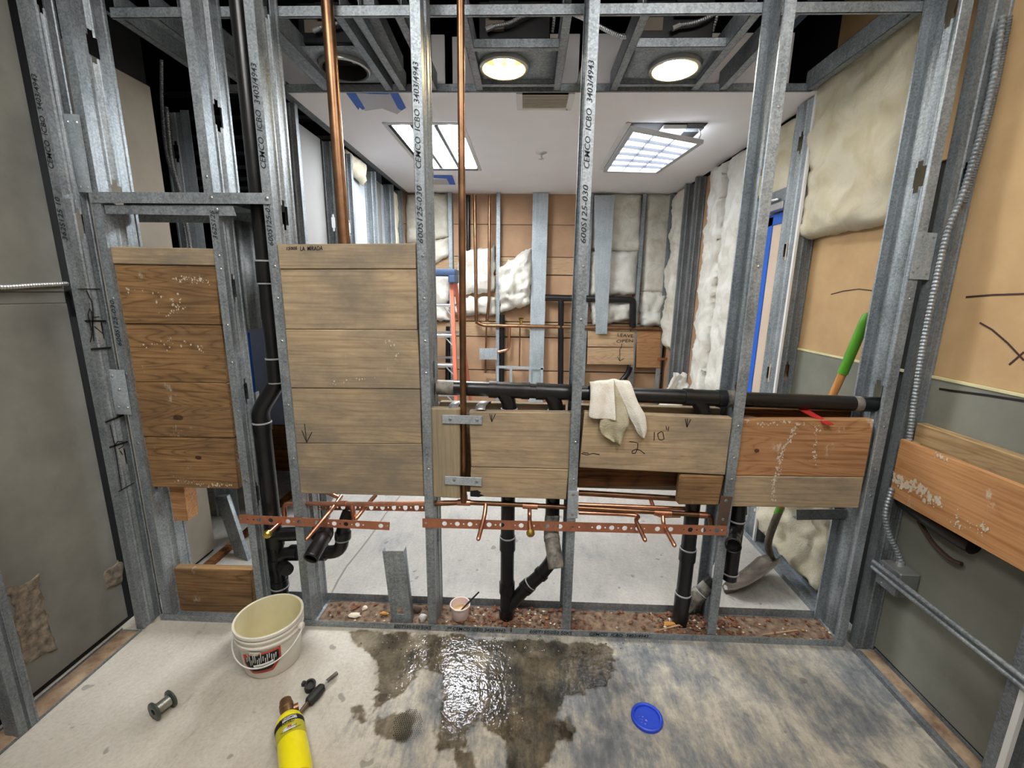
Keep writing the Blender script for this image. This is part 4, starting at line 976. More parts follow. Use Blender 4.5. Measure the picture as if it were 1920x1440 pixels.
# ------------------------------------------------------------------ insulation batts
def batt(label, bl, br, tr, tl, n, T, mat, amp=.02, jag=.012, res=.025, seed=0, group=None, name='insulation_batt'):
    bl, br, tr, tl = (Vector(p) for p in (bl, br, tr, tl)); n = Vector(n).normalized()
    w = max((br - bl).length, (tr - tl).length); h_ = max((tl - bl).length, (tr - br).length)
    nu, nv = max(6, min(60, int(w / res))), max(6, min(90, int(h_ / res)))
    off = Vector((seed * 7.3, seed * 3.1, seed * 1.7))
    front = []; back = []
    for j in range(nv + 1):
        v = j / nv; fr = []; bk_ = []
        for i in range(nu + 1):
            u = i / nu
            p = (bl * (1 - u) + br * u) * (1 - v) + (tl * (1 - u) + tr * u) * v
            e = min(u * w, (1 - u) * w, v * h_, (1 - v) * h_)
            jn = noise.noise_vector(p * 18 + off) * jag + noise.noise_vector(p * 50 + off) * jag * .5
            k = 1.0 if e < res * .6 else .35
            jn = jn - n * jn.dot(n)
            p = p + jn * k
            edge = min(1.0, e / (T * .9)); prof = math.sqrt(max(0, 1 - (1 - edge) ** 2))
            d = T * (.25 + .75 * prof) + amp * prof * (noise.noise(p * 7 + off) * 1.1 + noise.noise(p * 19 + off) * .5 + .35 * noise.noise(p * 48 + off))
            fr.append(p + n * max(.004, d)); bk_.append(p)
        front.append(fr); back.append(bk_)
    mb = MB(); mb.sheet(front)
    a = len(mb.v); mb.sheet(back)
    m = nu + 1
    def F_(i, j): return j * m + i
    for i in range(nu):
        mb.f.append((F_(i, 0), F_(i + 1, 0), a + F_(i + 1, 0), a + F_(i, 0))); mb.f.append((F_(i, nv), F_(i + 1, nv), a + F_(i + 1, nv), a + F_(i, nv)))
    for j in range(nv):
        mb.f.append((F_(0, j), F_(0, j + 1), a + F_(0, j + 1), a + F_(0, j))); mb.f.append((F_(nu, j), F_(nu, j + 1), a + F_(nu, j + 1), a + F_(nu, j)))
    return tag(obj(name, mb, mat, angle=80), label, 'insulation', group)
def fbatt(label, q, Y, T, mat, **k):      # far wall batt from four corners bl, br, tr, tl
    p = [PY(x, y, Y) for (x, y) in q]
    return batt(label, p[0], p[1], p[2], p[3], (0, -1, 0), T, mat, **k)
gf = 'insulation on the far wall'
fbatt('far wall batt left of the first far stud, upper', [(762, 458), (843, 445), (842, 364), (762, 366)], YS - .004, .08, INSF, seed=1, group=gf)
fbatt('far wall batt left of the first far stud, sagging lower piece', [(800, 505), (846, 478), (844, 447), (796, 452)], YS - .004, .09, INSF, seed=2, amp=.03, jag=.02, group=gf)
fbatt('torn batt scraps behind the ladder top', [(812, 600), (842, 602), (844, 515), (812, 505)], YS - .004, .09, INSW, seed=3, amp=.05, jag=.03, group=gf)
fbatt('bulging batt behind the two thin far copper risers', [(850, 553), (929, 548), (928, 462), (862, 470)], YS - .01, .12, INSW, seed=4, amp=.05, jag=.02, group=gf)
fbatt('batt below the far risers bulge', [(852, 590), (932, 592), (930, 556), (850, 558)], YS - .01, .09, INSW, seed=5, amp=.04, jag=.025, group=gf)
fbatt('loose wad of batt folded over left of the broad far stud', [(938, 585), (995, 572), (998, 462), (932, 505)], YS - .02, .18, INSW, seed=6, amp=.09, jag=.03, group=gf)
fbatt('far wall batt behind the hanging flat strip, upper', [(1106, 468), (1202, 474), (1203, 364), (1108, 365)], YS - .004, .08, INSF, seed=7, group=gf)
fbatt('far wall batt behind the hanging flat strip, middle', [(1104, 556), (1192, 552), (1198, 472), (1106, 470)], YS - .004, .08, INSW, seed=8, amp=.025, jag=.02, group=gf)
fbatt('far wall batt behind the hanging flat strip, lowest piece', [(1110, 612), (1180, 600), (1188, 562), (1104, 560)], YS - .004, .09, INSW, seed=9, amp=.04, jag=.025, group=gf)
fbatt('far wall batt in the right corner bay, upper', [(1201, 548), (1250, 550), (1262, 364), (1208, 364)], YS - .004, .08, INSF, seed=10, group=gf)
fbatt('far wall batt in the right corner bay, crumpled bottom', [(1198, 612), (1240, 612), (1250, 548), (1200, 545)], YS - .004, .1, INSW, seed=11, amp=.05, jag=.03, group=gf)
gr = 'insulation on the right wall'
def rbatt(label, y0, y1, z0, z1, T, mat, X=XR - .008, dz=0, **k):
    return batt(label, (X, y1, z0 + dz), (X, y0, z0), (X, y0, z1), (X, y1, z1), (-1, 0, 0), T, mat, group=gr, **k)
rbatt('big cream batt high on the right wall beside the last wide stud', 1.87, 2.56, 1.80, 2.68, .085, INSC, seed=12, amp=.03, res=.02)
rbatt('cream batt above the boarded doorway', 2.62, 3.12, 2.06, 2.49, .07, INSC, seed=13, amp=.02)
rbatt('tall white batt on the right wall, first beyond the doorway', 3.16, 3.50, .30, 2.49, .09, INSW, seed=14, amp=.025, jag=.03)
rbatt('tall white batt on the right wall, ragged second piece', 3.56, 3.84, .55, 2.49, .09, INSW, seed=15, amp=.03, jag=.06)
rbatt('narrow ragged batt in the far right corner', 4.45, 4.75, .95, 2.49, .1, INSF, seed=16, amp=.04, jag=.03)
rbatt('dusty batt low on the right wall behind the shovel', 1.92, 2.62, .06, .68, .085, INSC, seed=17, amp=.05, jag=.03)
rbatt('white batt scrap low on the right wall beyond the shovel', 2.66, 3.1, .05, .6, .08, INSW, seed=18, amp=.05, jag=.04)
wad = PY(1268, 735, 3.9)
batt('loose heap of white insulation behind the drain pipe', wad + Vector((-.17, .05, -.25)), wad + Vector((.2, .05, -.25)), wad + Vector((.1, .05, .15)), wad + Vector((-.03, .05, .17)), (-.2, -1, .25), .12, INSW, seed=19, amp=.07, jag=.05)
batt('insulation tuft at the top of the right corner', (XR - .005, 1.55, 2.47), (XR - .005, 1.3, 2.44), (XR - .005, 1.3, 2.6), (XR - .005, 1.6, 2.62), (-1, 0, 0), .05, INSC, seed=20, amp=.03, jag=.02)

# ------------------------------------------------------------------ far wall studs, pipes and boards
def farstud(label, px, w_, z0=0.0, z1=2.5, mat=None, dpx=0):
    x = PY(px, 480, YF).x
    t = thing('metal_stud', label, 'stud', (x, YF + .04, z0), 'far wall studs')
    obj('flange', MB().box((x - w_ / 2, YF, z0), (x + w_ / 2, YF + .0015, z1)), mat or GALV, t)
    obj('web', MB().box((x + w_ / 2 - .0015, YF, z0), (x + w_ / 2, YS - .002, z1)), mat or GALV, t)
    return t
farstud('far stud right of the upper left batt', 845, .04)
farstud('far stud between the copper risers and the folded wad', 934, .04)
farstud('broad flat far stud right of the folded wad', 1011, .16, mat=PLATE)
farstud('far stud hidden beside the middle stud', 1104, .04)
farstud('far stud right of the marked LEAVE OPEN board', 1201, .04)
farstud('far corner stud at the right', 1252, .05)
q = [PY(1114, 366, YF - .05), PY(1152, 366, YF - .05), PY(1138, 626, YF - .05), PY(1117, 626, YF - .05)]
tag(obj('flat_strip', MB().quadbox([q[3], q[2], q[1], q[0]], (0, .003, 0)), PLATE), 'flat steel strip hanging in front of the far batt', 'strip')
gp = 'far wall copper pipes'
def fpipe(label, pts, r, mat, Y=YF + .02, grp=gp, cat='pipe', name='copper_pipe', f=.04):
    p = [PY(x, y, Y) if not isinstance(x, tuple) else x for (x, y) in pts]
    return tag(obj(name, MB().tube(fillet(p, f), r, 12), mat), label, cat, grp)
fpipe('left one of two thin copper risers on the far wall', [(890, 366), (893, 603)], .017, COPPERO, Y=YF - .06)
fpipe('right one of two thin copper risers on the far wall', [(918, 366), (917, 560), (913, 603)], .016, COPPERO, Y=YF - .06)
fpipe('far copper header line running to the right corner', [(892, 603), (906, 610), (1100, 614), (1262, 617)], .02, COPPERO, Y=YF - .02)
fpipe('far copper branch dropping beside the black far riser', [(955, 612), (954, 655), (934, 660)], .017, COPPER, Y=YF - .01)
fpipe('thin far copper drop in the middle bay', [(975, 612), (974, 690)], .007, COPPERO, Y=YF - .01)
fpipe('thin far copper drop left of the first bay', [(912, 612), (910, 700)], .009, COPPERO, Y=YF + .0)
fpipe('short copper stub at the far right corner', [(1233, 674), (1260, 672), (1272, 676)], .013, COPPER, Y=YF - .04)
gb = 'far wall black pipes'
fpipe('far black pipe elbowing down beside the right batt', [(1022, 558), (1187, 562), (1186, 615)], .036, ABS, Y=YF - .01, grp=gb, name='drain_pipe')
fpipe('far black drop pipe in the bay left of the middle stud', [(1052, 560), (1051, 730)], .032, ABS, Y=YF - .01, grp=gb, name='drain_pipe')
fpipe('far black drop pipe below the folded wad', [(941, 590), (940, 715)], .034, ABS, Y=YF + .02, grp=gb, name='drain_pipe')
fpipe('far black vent riser behind the thin copper riser', [(878, 366), (878, 478)], .022, ABS, Y=YF + .04, grp=gb, name='drain_pipe')
fpipe('far black drop pipe behind the ladder', [(841, 612), (840, 720)], .03, ABS, Y=YF + .04, grp=gb, name='drain_pipe')
fpipe('short black far stub below the LEAVE OPEN board', [(1165, 715), (1178, 700), (1181, 688)], .03, ABS, Y=YF - .03, grp=gb, name='drain_pipe')
lo = board('far pale board marked LEAVE OPEN', [(1102, 620), (1191, 622), (1189, 651), (1102, 650)], YF - .005, .04, WF, 'far boards')
board('far pale board with the drawn arrow tip', [(1102, 652), (1189, 652), (1188, 684), (1101, 683)], YF - .005, .04, WF, 'far boards')
text('handwriting', 'LEAVE', .05, PY(1157, 631, YF - .006), (1, 0, -.05), (0, 0, 1), INK, lo, 0, .17)
text('handwriting', 'OPEN', .05, PY(1155, 643, YF - .006), (1, 0, .06), (0, 0, 1), INK, lo, 0, .18)
marks(lo, [[(1166, 645), (1165, 652), (1162, 655), (1162, 677)], [(1158, 669), (1162, 677)], [(1170, 672), (1162, 677)]], YF - .006, .007)
board('far orange board in the right corner bay', [(1194, 620), (1240, 620), (1238, 690), (1193, 689)], YF - .005, .04, WO, 'far boards')
sb = thing('steel_bracket_frame', 'small steel frame low on the far wall', 'bracket', PY(970, 700, YF - .02))
for (a, b_) in (((932, 688), (1020, 691)), ((933, 688), (933, 735)), ((958, 690), (958, 735)), ((994, 690), (994, 735)), ((1016, 690), (1016, 735))):
    A_, B_ = PY(*a, YF - .02), PY(*b_, YF - .02)
    d_ = Vector((.014, 0, 0)) if abs(A_.x - B_.x) < .1 else Vector((0, 0, .014))
    obj('bar', MB().quadbox([A_ - d_, B_ - d_, B_ + d_, A_ + d_], (0, .012, 0)), PLATE, sb)
tag(obj('steel_plate', MB().quadbox([PY(899, 674, YF - .03), PY(932, 674, YF - .03), PY(932, 653, YF - .03), PY(899, 653, YF - .03)], (0, .004, 0)), PLATE), 'grey plate with copper strip end on the far wall', 'plate')
tag(obj('valve', MB().lathe(PY(977, 602, YF - .03), (0, -.3, 1), [(.0, -.03), (.015, -.03), (.015, .02), (.03, .022), (.03, .03), (0, .03)], 12), BRASS), 'small brass valve on the far copper header', 'valve')
tag(obj('wood_scrap', MB().quadbox([PY(907, 700, YF - .03), PY(930, 703, YF - .03), PY(930, 710, YF - .03), PY(908, 708, YF - .03)], (0, .03, 0)), WF), 'small wood scrap beside the far steel frame', 'block')

# ------------------------------------------------------------------ step ladder
YLd = 3.9
lad = thing('step_ladder', 'orange step ladder with a blue top standing in the far room', 'ladder', (-.85, YLd, 0))
a, b_ = PY(849, 515, YLd), PY(846, 740, YLd)
dirv = (b_ - a) / (a.z - b_.z)
xt, xbm = a.x, a.x + dirv.x * a.z - .03
def rail(x0, x1, y0, y1, zt_, w=.032, d=.05, n_='rail'):
    return obj(n_, MB().hexa([(x1 - w, y1, .01), (x1, y1, .01), (x1, y1 + d, .01), (x1 - w, y1 + d, .01), (x0 - w, y0, zt_), (x0, y0, zt_), (x0, y0 + d, zt_), (x0 - w, y0 + d, zt_)]), ORANGEFG, lad, bevel=.003)
zt_ = 1.64
rail(xt, xt + .06, YLd, YLd - .12, zt_); rail(xt - .30, xt - .36, YLd, YLd - .12, zt_)
rail(xt + .01, xt + .10, YLd + .1, YLd + .75, zt_); rail(xt - .31, xt - .40, YLd + .1, YLd + .75, zt_)
obj('top_cap', MB().box((xt - .37, YLd - .06, zt_ - .01), (xt + .03, YLd + .16, zt_ + .05)), BLUECAP, lad, bevel=.012, seg=2)
obj('cap_skirt', MB().box((xt - .03, YLd - .06, zt_ - .07), (xt + .03, YLd + .15, zt_ + .0)), BLUECAP, lad, bevel=.008)
for k in range(1, 6):
    z = zt_ - .265 * k
    s = 1 - z / zt_
    yy = YLd - .12 * s
    obj('step', MB().box((xt - .30 - .06 * s, yy - .02, z - .012), (xt - .03 + .06 * s, yy + .07, z + .012)), ALU, lad, bevel=.003)
    obj('brace', MB().tube([(xt - .09 + .05 * s, yy, z - .01), (xt - .025 + .06 * s, yy, z - .085)], .006, 6), ALU, lad)
    y2_ = YLd + .1 + .65 * s
    obj('rear_bar', MB().box((xt - .30 - .09 * s, y2_, z - .01), (xt - .01 + .09 * s, y2_ + .02, z + .01)), ALU, lad)
for (x_, y_) in ((xt + .06, YLd - .12), (xt - .36, YLd - .12), (xt + .10, YLd + .75), (xt - .40, YLd + .75)):
    obj('foot', MB().box((x_ - .04, y_ - .005, 0), (x_ + .006, y_ + .055, .03)), RUBBER, lad, bevel=.003)

# ------------------------------------------------------------------ left partition of the far room
XP0, XP1 = -1.39, -1.30
PANELG = plain('grey_panel_back', srgb(122, 121, 120), .85, var=.06, vscale=3)
PANELB = plain('pale_panel_back', srgb(160, 163, 168), .85, var=.05, vscale=3)
lp = struct('wall_partition_left', MB().box((XP0 - .03, 2.78, 0), (XP0 - .016, 5.0, 2.47)), BACKPAPER, label='left partition of the far room')
for (y0, y1, m_) in ((2.79, 3.09, PANELG), (3.11, 3.36, PANELG), (3.38, 3.60, PANELB), (3.62, 3.90, PANELB), (3.92, 4.28, PANELG), (4.30, 4.62, PANELB), (4.64, 4.98, BROWNPAPER)):
    part_struct('board', MB().box((XP0 - .015, y0, .01), (XP0, y1, 2.47)), m_, lp)
gl = 'partition studs'
for i, (y, z1) in enumerate(((2.60, 2.5), (3.10, 2.46), (3.36, 2.46), (3.87, 2.47), (4.36, 2.48), (4.66, 2.49))):
    lb = ['partition stud nearest the framed wall', 'dark partition stud left of the fat copper pipe', 'partition stud just right of the fat copper pipe', 'partition stud between the two bright partition panels', 'partition stud next to the corner batt', 'partition stud in the far left corner'][i]
    stud(lb, XP1, y, .0, z1, d=.088, fl=.034, u=(-1, 0, 0), v=(0, 1, 0), knocks=(1.95,) if i in (1, 2) else (), group=gl, mat=GALVD)  # darker steel here paints the shadow on the partition webs
batt('torn batt scrap at the top of the left partition', (XP1 - .07, 3.75, 2.33), (XP1 - .07, 3.42, 2.38), (XP1 - .07, 3.42, 2.5), (XP1 - .07, 3.75, 2.5), (1, 0, 0), .07, INSC, seed=21, jag=.02)
batt('narrow batt in the last bay of the left partition', (XP1 - .08, 4.60, .9), (XP1 - .08, 4.42, .9), (XP1 - .08, 4.42, 2.46), (XP1 - .08, 4.60, 2.46), (1, 0, 0), .07, INSC, seed=22, jag=.03)
# ceiling edge angle on the left
tag(obj('edge_angle', MB().box((-1.33, 2.5, HC - .002), (-1.283, 4.9, HC + .0)).box((-1.287, 2.5, HC - .0), (-1.283, 4.9, HC + .05)), GALVD), 'dark steel angle along the left ceiling edge', 'angle')
# far left bay: a stud with armoured cables, dark shelving rails behind
YQ = 2.6
xs0, xs1 = PY(300, 200, YQ).x, PY(338, 200, YQ).x
stud('stud with armoured cables in the dark far left bay', xs1, YQ, 0, 2.45, d=xs1 - xs0, fl=.045, u=(-1, 0, 0), v=(0, 1, 0), knocks=(2.25, 1.6), group=gl, mat=PLATE)  # lighter steel paints in the light missing from this bay
tag(obj('steel_post', MB().box((xs1 - .002, YQ - .004, 0), (xs1 + .045, YQ - .001, 2.46)), PLATE), 'bright steel post edge beside the cabled stud', 'post')
for i, pts in enumerate(([(303, 112), (304, 200), (313, 290), (335, 360), (352, 470), (362, 600)], [(312, 200), (322, 300), (340, 370), (358, 470), (372, 600)])):
    tag(obj('flexible_conduit', flex(MB(), smooth_path([PY(x, y, YQ - .03 - .02 * i) for x, y in pts], 8), .010), ALU), ['armoured cable clipped at the top of the cabled stud', 'armoured cable starting lower on the cabled stud'][i], 'conduit', 'armoured cables in the far left bay')
for i, py_ in enumerate((173, 218, 256, 286, 312, 334, 352)):
    z = PY(430, py_, 4.2).z
    tag(obj('steel_rail', MB().box((-3.3, 4.22, z - .015), (-1.65, 4.28, z + .015)), GALVD), ['dark rail, uppermost of the stacked rails far left', 'dark rail, second from the top far left', 'dark rail, third from the top far left', 'dark rail, fourth from the top far left', 'dark rail, fifth from the top far left', 'dark rail, sixth from the top far left', 'dark rail, lowest of the stacked rails far left'][i], 'rail', 'stacked dark rails far left')
tag(obj('plank', MB().quadbox([PY(448, 902, 3.36), PY(549, 904, 3.36), PY(548, 798, 3.36), PY(450, 796, 3.36)], (0, .03, 0)), WD, bevel=.002), 'stained brown plank on the floor behind the vent stack', 'plank')
bs = tag(obj('blue_sheet', MB().quadbox([PY(452, 795, 3.36), PY(548, 797, 3.36), PY(548, 600, 3.36), PY(452, 600, 3.36)], (0, .03, 0)), BLUEPANEL, bevel=.002), 'blue grey panel standing on the plank behind the vent stack', 'panel')
bl_ = PY(470, 740, 3.35)
for i in range(2):
    obj('edge_strip', MB().box((bl_.x + i * .03, 3.348, bl_.z), (bl_.x + .012 + i * .03, 3.358, bl_.z + .5)), BLUETAPE, bs)
tag(obj('loose_channel', MB().quadbox([PY(447, 1063, 2.15), PY(468, 1060, 2.12), PY(425, 930, 2.3), PY(402, 932, 2.3)], (0, .03, 0)), GALV, bevel=.002), 'loose channel leaning diagonally in the far left bay', 'channel')
tag(obj('wood_strip', MB().box((-1.74, 1.9, .0), (-1.70, 3.2, .03)), WD, bevel=.002), 'brown wood strip on the floor of the far left bay', 'strip')
stud('white edged stud standing low in the far left bay', -1.60, 2.45, 0, .9, d=.09, fl=.035, u=(-1, 0, 0), v=(0, 1, 0), group=gl)

# ------------------------------------------------------------------ right wall of the far room
stud('stud at the doorway edge facing the far room', XIR, 2.52, .0, 2.5, d=.15, fl=.035, u=(0, 1, 0), v=(1, 0, 0), knocks=(2.3, 1.75, 1.05), group='doorway studs')
stud('stud at the doorway edge facing the framed wall', XIR + .004, 2.50, .0, 2.5, d=.084, fl=.03, u=(1, 0, 0), v=(0, 1, 0), knocks=(1.08,), group='doorway studs', mat=GALVD)
tag(obj('gypsum_strip', MB().box((XIR - .008, 2.495, .0), (XIR + .004, 2.512, 2.5)), WHITEP), 'white board edge along the doorway studs', 'strip')
tag(obj('wall_header', MB().box((XIR + .004, 2.68, 2.03), (XIR + .06, 3.12, 2.10)), GALVD), 'steel header over the boarded doorway', 'header')
dc = thing('cover_board', 'beige board taped over the doorway with blue tape', 'board', (1.5, 2.9, 0))
obj('sheet', MB().box((1.495, 2.68, .02), (1.508, 2.92, 1.93)), BEIGE, dc, bevel=.002)
obj("masking_tape", MB().box((1.489, 2.865, .02), (1.4945, 2.925, 1.97)), BLUETAPE, dc)
obj('masking_tape', MB().box((1.489, 2.68, 1.92), (1.495, 2.96, 1.985)), BLUETAPE, dc)
tag(obj('door_closer', MB().box((1.44, 2.69, 2.0 - .01), (1.49, 2.98, 2.03)).tube([(1.43, 2.72, 2.045), (1.43, 2.85, 2.05), (1.44, 2.97, 2.04)], .008, 8), ALU, bevel=.003), 'chrome door closer over the boarded doorway', 'door closer')
stud('stud on the right wall between the white batts', XIR + .07, 3.13, .0, 2.5, d=.03, fl=.04, u=(-1, 0, 0), v=(0, 1, 0), group='doorway studs')
for i, y in enumerate((4.10, 4.36)):
    stud(['right wall stud left of the brown strip, nearer one', 'right wall stud beside the far corner batt'][i], XIR + .085, y, .0, 2.5, d=.085, fl=.04, u=(-1, 0, 0), v=(0, 1, 0), group='doorway studs', mat=GALVD)

# ------------------------------------------------------------------ right wall of the near room
plyq = [(1.642, .733), (.30, .730), (.30, .970), (1.642, .968)]
pb = tag(obj('wood_board', MB().box((XIR, .30, .732), (XIR + .019, 1.642, .969)), WPLY, bevel=.002), 'long orange plywood board fixed along the right wall', 'board', 'right wall boards')
tag(obj('wood_board', MB().box((XIR + .045, .30, .93), (XIR + .083, 1.64, 1.035)), WPLYY, bevel=.003), 'weathered board behind the orange plywood on the right wall', 'board', 'right wall boards')
tag(obj('wood_block', MB().box((XIR + .021, 1.60, .735), (XIR + .08, 1.644, .965)), WPLYY, bevel=.002), 'end block between the orange plywood and the right wall', 'block')
fc = smooth_path([PY(1880, 30, 1.62), PY(1862, 150, 1.62), PY(1838, 250, 1.62), PY(1806, 360, 1.625), PY(1775, 440, 1.63), PY(1748, 560, 1.63), PY(1730, 650, 1.63), PY(1716, 740, 1.63), PY(1704, 830, 1.635)], 8)
fl_ = thing('flexible_conduit', 'armoured conduit running down the right corner stud', 'conduit', fc[-1], 'armoured conduits of the right wall')
obj('upper_run', flex(MB(), fc, .0105, .013), GALV, fl_)
low = smooth_path([PY(1672, 915, 1.625), PY(1662, 950, 1.615), PY(1660, 975, 1.61), PY(1668, 1005, 1.605), PY(1680, 1030, 1.60), PY(1688, 1052, 1.595)], 8)
obj('lower_run', flex(MB(), low, .0105, .013), GALV, fl_)
tag(obj('flexible_conduit', flex(MB(), smooth_path([PY(1893, 30, 1.645), PY(1868, 160, 1.645), PY(1838, 280, 1.645), PY(1808, 380, 1.648)], 8), .009, .008), GALVD), 'second armoured conduit behind the first at upper right', 'conduit', 'armoured conduits of the right wall')
# junction box and rail
jb = thing('junction_box', 'grey steel junction box low in the right wall', 'junction box', (XIR + .045, 1.58, .36))
bx0 = PX(1632, 1040, XIR + .012)
obj('box', MB().box((XIR + .008, 1.53, .36), (XIR + .085, 1.63, .462)), plain('dusty_grey_box', srgb(120, 122, 120), .5, .4, var=.15), jb, bevel=.005)
obj('lid', MB().box((XIR + .006, 1.532, .362), (XIR + .008, 1.628, .460)), GALVD, jb, bevel=.0005)
for (y_, z_) in ((1.61, .445), (1.60, .375), (1.55, .44)): screw((XIR + .006, y_, z_), (-1, 0, 0), jb, .004)
obj('connector', MB().lathe(low[-1] - Vector((0, 0, .03)), (0, 0, 1), [(.016, 0), (.016, .012), (.013, .03), (.0, .03)], seg=14), ALU, jb)
rl = thing('wall_rail', 'double steel rail running low along the right wall', 'rail', (XIR, 1.2, .42))
for dz in (-.013, .013): obj('rod', MB().tube([(XIR - .004, 1.645, .428 + dz), (XIR - .004, .3, .428 + dz)], .008, 12), GALV, rl)
obj('groove', MB().box((XIR - .002, .3, .418), (XIR + .004, 1.645, .438)), GALVD, rl)
tag(obj('drain_pipe', MB().tube(fillet([(XIR + .055, 1.64, .715), (XIR + .05, 1.50, .70), (XIR + .06, 1.40, .69), (XIR + .062, 1.36, .69)], .08), .028, 18), ABS), 'dusty pipe end behind the orange plywood', 'pipe')
tag(obj('wire_stub', MB().tube(smooth_path([(XR - .012, 1.58, .66), (XR - .025, 1.50, .62), (XR - .025, 1.43, .60), (XR - .02, 1.39, .605)], 5), .008, 8), plain('brown_wire', srgb(70, 52, 42), .6)), 'curved brown wire stub under the orange plywood', 'wire')
splash(pb, [(1682, 900), (1700, 908), (1725, 918), (1760, 945)], .014, 160, X=XIR, seed=21, size=(.002, .008))
splash(pb, [(1800, 960), (1795, 985), (1845, 985), (1840, 1000)], .008, 60, X=XIR, seed=22)
splash(pb, [(1756, 852), (1775, 862)], .006, 30, X=XIR, seed=23)
# marks on the right wall board
wm = bpy.data.objects['wall_right']
def wmarks(strokes, w, mat, X=XR + .002):
    mb = MB()
    for s in strokes: mb.ribbon([PX(x, y, X - .001) for x, y in s], w, (-1, 0, 0))
    return obj('pen_mark', mb, mat, wm)
wmarks([[(1811, 557), (1860, 553), (1920, 551)], [(1837, 605), (1860, 618), (1890, 644), (1920, 676)], [(1892, 684), (1906, 672), (1920, 660)]], .006, PENCIL)
wmarks([[(1761, 729), (1780, 732), (1850, 741), (1920, 752)]], .008, INK, XR)
wmarks([[(1558, 552), (1580, 546), (1610, 542), (1635, 545)]], .005, PENCIL)
# marks on the left corner stud web
ls = [o for o in bpy.data.objects if o.get('label', '').startswith('narrow steel stud against')][0]
lweb = [c for c in ls.children if c.name.startswith('web')][0]
def lmarks(strokes, w, mat=INK):
    mb = MB()
    for s in strokes: mb.ribbon([PX(x, y, XIL + .0068) for x, y in s], w, (1, 0, 0))
    return obj('pen_mark', mb, mat, lweb)
lmarks([[(146, 542), (188, 542)], [(162, 545), (172, 565), (175, 590), (172, 630), (169, 642)], [(172, 620), (165, 590), (168, 578), (172, 585), (176, 640)], [(176, 595), (186, 594)], [(177, 612), (192, 625)]], .004)
lmarks([[(159, 602), (199, 602)], [(170, 655), (208, 652)], [(197, 792), (232, 778)], [(205, 839), (240, 828)]], .008)
lmarks([[(206, 796), (214, 830), (222, 880), (228, 920)], [(222, 922), (252, 905)], [(214, 838), (220, 828), (230, 828), (232, 836), (222, 842)], [(225, 845), (230, 853)]], .004)
# armoured cable across the left wall
tag(obj('flexible_conduit', flex(MB(), smooth_path([(XL + .012, 1.66, 1.509), (XL + .012, 1.55, 1.502), (XL + .012, 1.40, 1.492), (XL + .012, 1.0, 1.488), (XL + .012, .3, 1.49)], 8), .009), ALU), 'armoured cable crossing the left grey wall', 'conduit')

# ------------------------------------------------------------------ rubble inside the wall plates
rub = MB(); nx, ny = 150, 12
rows = []
for j in range(ny + 1):
    row = []
    for i in range(nx + 1):
        x = -.94 + (1.40 + .94) * i / nx; y = W + .004 + (D6 - .006) * j / ny
        z = .012 + .008 * noise.noise(Vector((x * 9, y * 9, 0))) + .007 * noise.noise(Vector((x * 40, y * 40, 3)))
        if j in (0, ny) or i in (0, nx): z = .0035
        row.append((x, y, max(.0045, z)))
    rows.append(row)
so = tag(obj('rubble_soil', rub.sheet(rows), DIRT, angle=180), 'reddish broken soil filling the floor track cavity', 'soil'); so['kind'] = 'stuff'
CH = [plain('pale_chip', srgb(206, 196, 176), .8, var=.15), plain('brown_chip', srgb(120, 78, 56), .9, var=.2), plain('orange_chip', srgb(190, 134, 60), .8, var=.2), plain('dark_chip', srgb(84, 66, 54), .9, var=.2)]
for ci, cnt in enumerate((110, 420, 50, 200)):
    mb = MB()
    for k in range(cnt):
        x = random.choice([random.uniform(-.92, 1.39), random.uniform(-.35, .25), random.uniform(.6, 1.0)]); y = random.uniform(W + .012, W + D6 - .015)
        r = random.uniform(.002, .0065) * (1.5 if ci == 1 else 1)
        c_ = Vector((x, y, .012 + r)); pts = []
        for dx, dy, dz in ((1, 0, 0), (-1, 0, 0), (0, 1, 0), (0, -1, 0), (0, 0, 1), (0, 0, -1)):
            pts.append(c_ + Vector((dx * r * random.uniform(.7, 1.9), dy * r * random.uniform(.7, 1.6), dz * r * random.uniform(.5, 1.1))))
        mb.add(pts, [(0, 2, 4), (2, 1, 4), (1, 3, 4), (3, 0, 4), (2, 0, 5), (1, 2, 5), (3, 1, 5), (0, 3, 5)])
    o = obj('rubble_chips', mb, CH[ci], so); o['kind'] = 'stuff'
for ci, cnt in ((0, 70), (3, 60)):
    mb = MB()
    for k in range(cnt):
        q_ = PZ(random.uniform(650, 1250), random.uniform(1192, 1225), 0); r = random.uniform(.0012, .0038)
        c_ = Vector((q_.x, min(q_.y, YT - .01), r * .8))
        mb.add([c_ + Vector(d) * r * random.uniform(.6, 1.5) for d in ((1, 0, 0), (-1, 0, 0), (0, 1, 0), (0, -1, 0), (0, 0, .8), (0, 0, -.8))], [(0, 2, 4), (2, 1, 4), (1, 3, 4), (3, 0, 4), (2, 0, 5), (1, 2, 5), (3, 1, 5), (0, 3, 5)])
    o = obj('spilled_grit', mb, CH[ci], so); o['kind'] = 'stuff'
def rock(label, c_, r, mat, seed, group='loose stones in the track'):
    bm = bmesh.new(); bmesh.ops.create_icosphere(bm, subdivisions=2, radius=1)
    mb = MB(); off = Vector((seed * 3.7, seed, 0))
    vs_ = [Vector(c_) + Vector((v.co.x * r[0], v.co.y * r[1], v.co.z * r[2])) * (1 + .35 * noise.noise(v.co * 1.8 + off)) for v in bm.verts]
    bm.verts.ensure_lookup_table(); mb.add(vs_, [tuple(v.index for v in f.verts) for f in bm.faces]); bm.free()
    return tag(obj('stone', mb, mat, angle=40), label, 'stone', group)
rock('flat pale stone nearest the fifth stud base', PZ(665, 1153, .02), (.03, .016, .008), CH[0], 1)
rock('small pale stone behind the flat pale stone', PZ(684, 1140, .02), (.014, .012, .010), CH[0], 2)
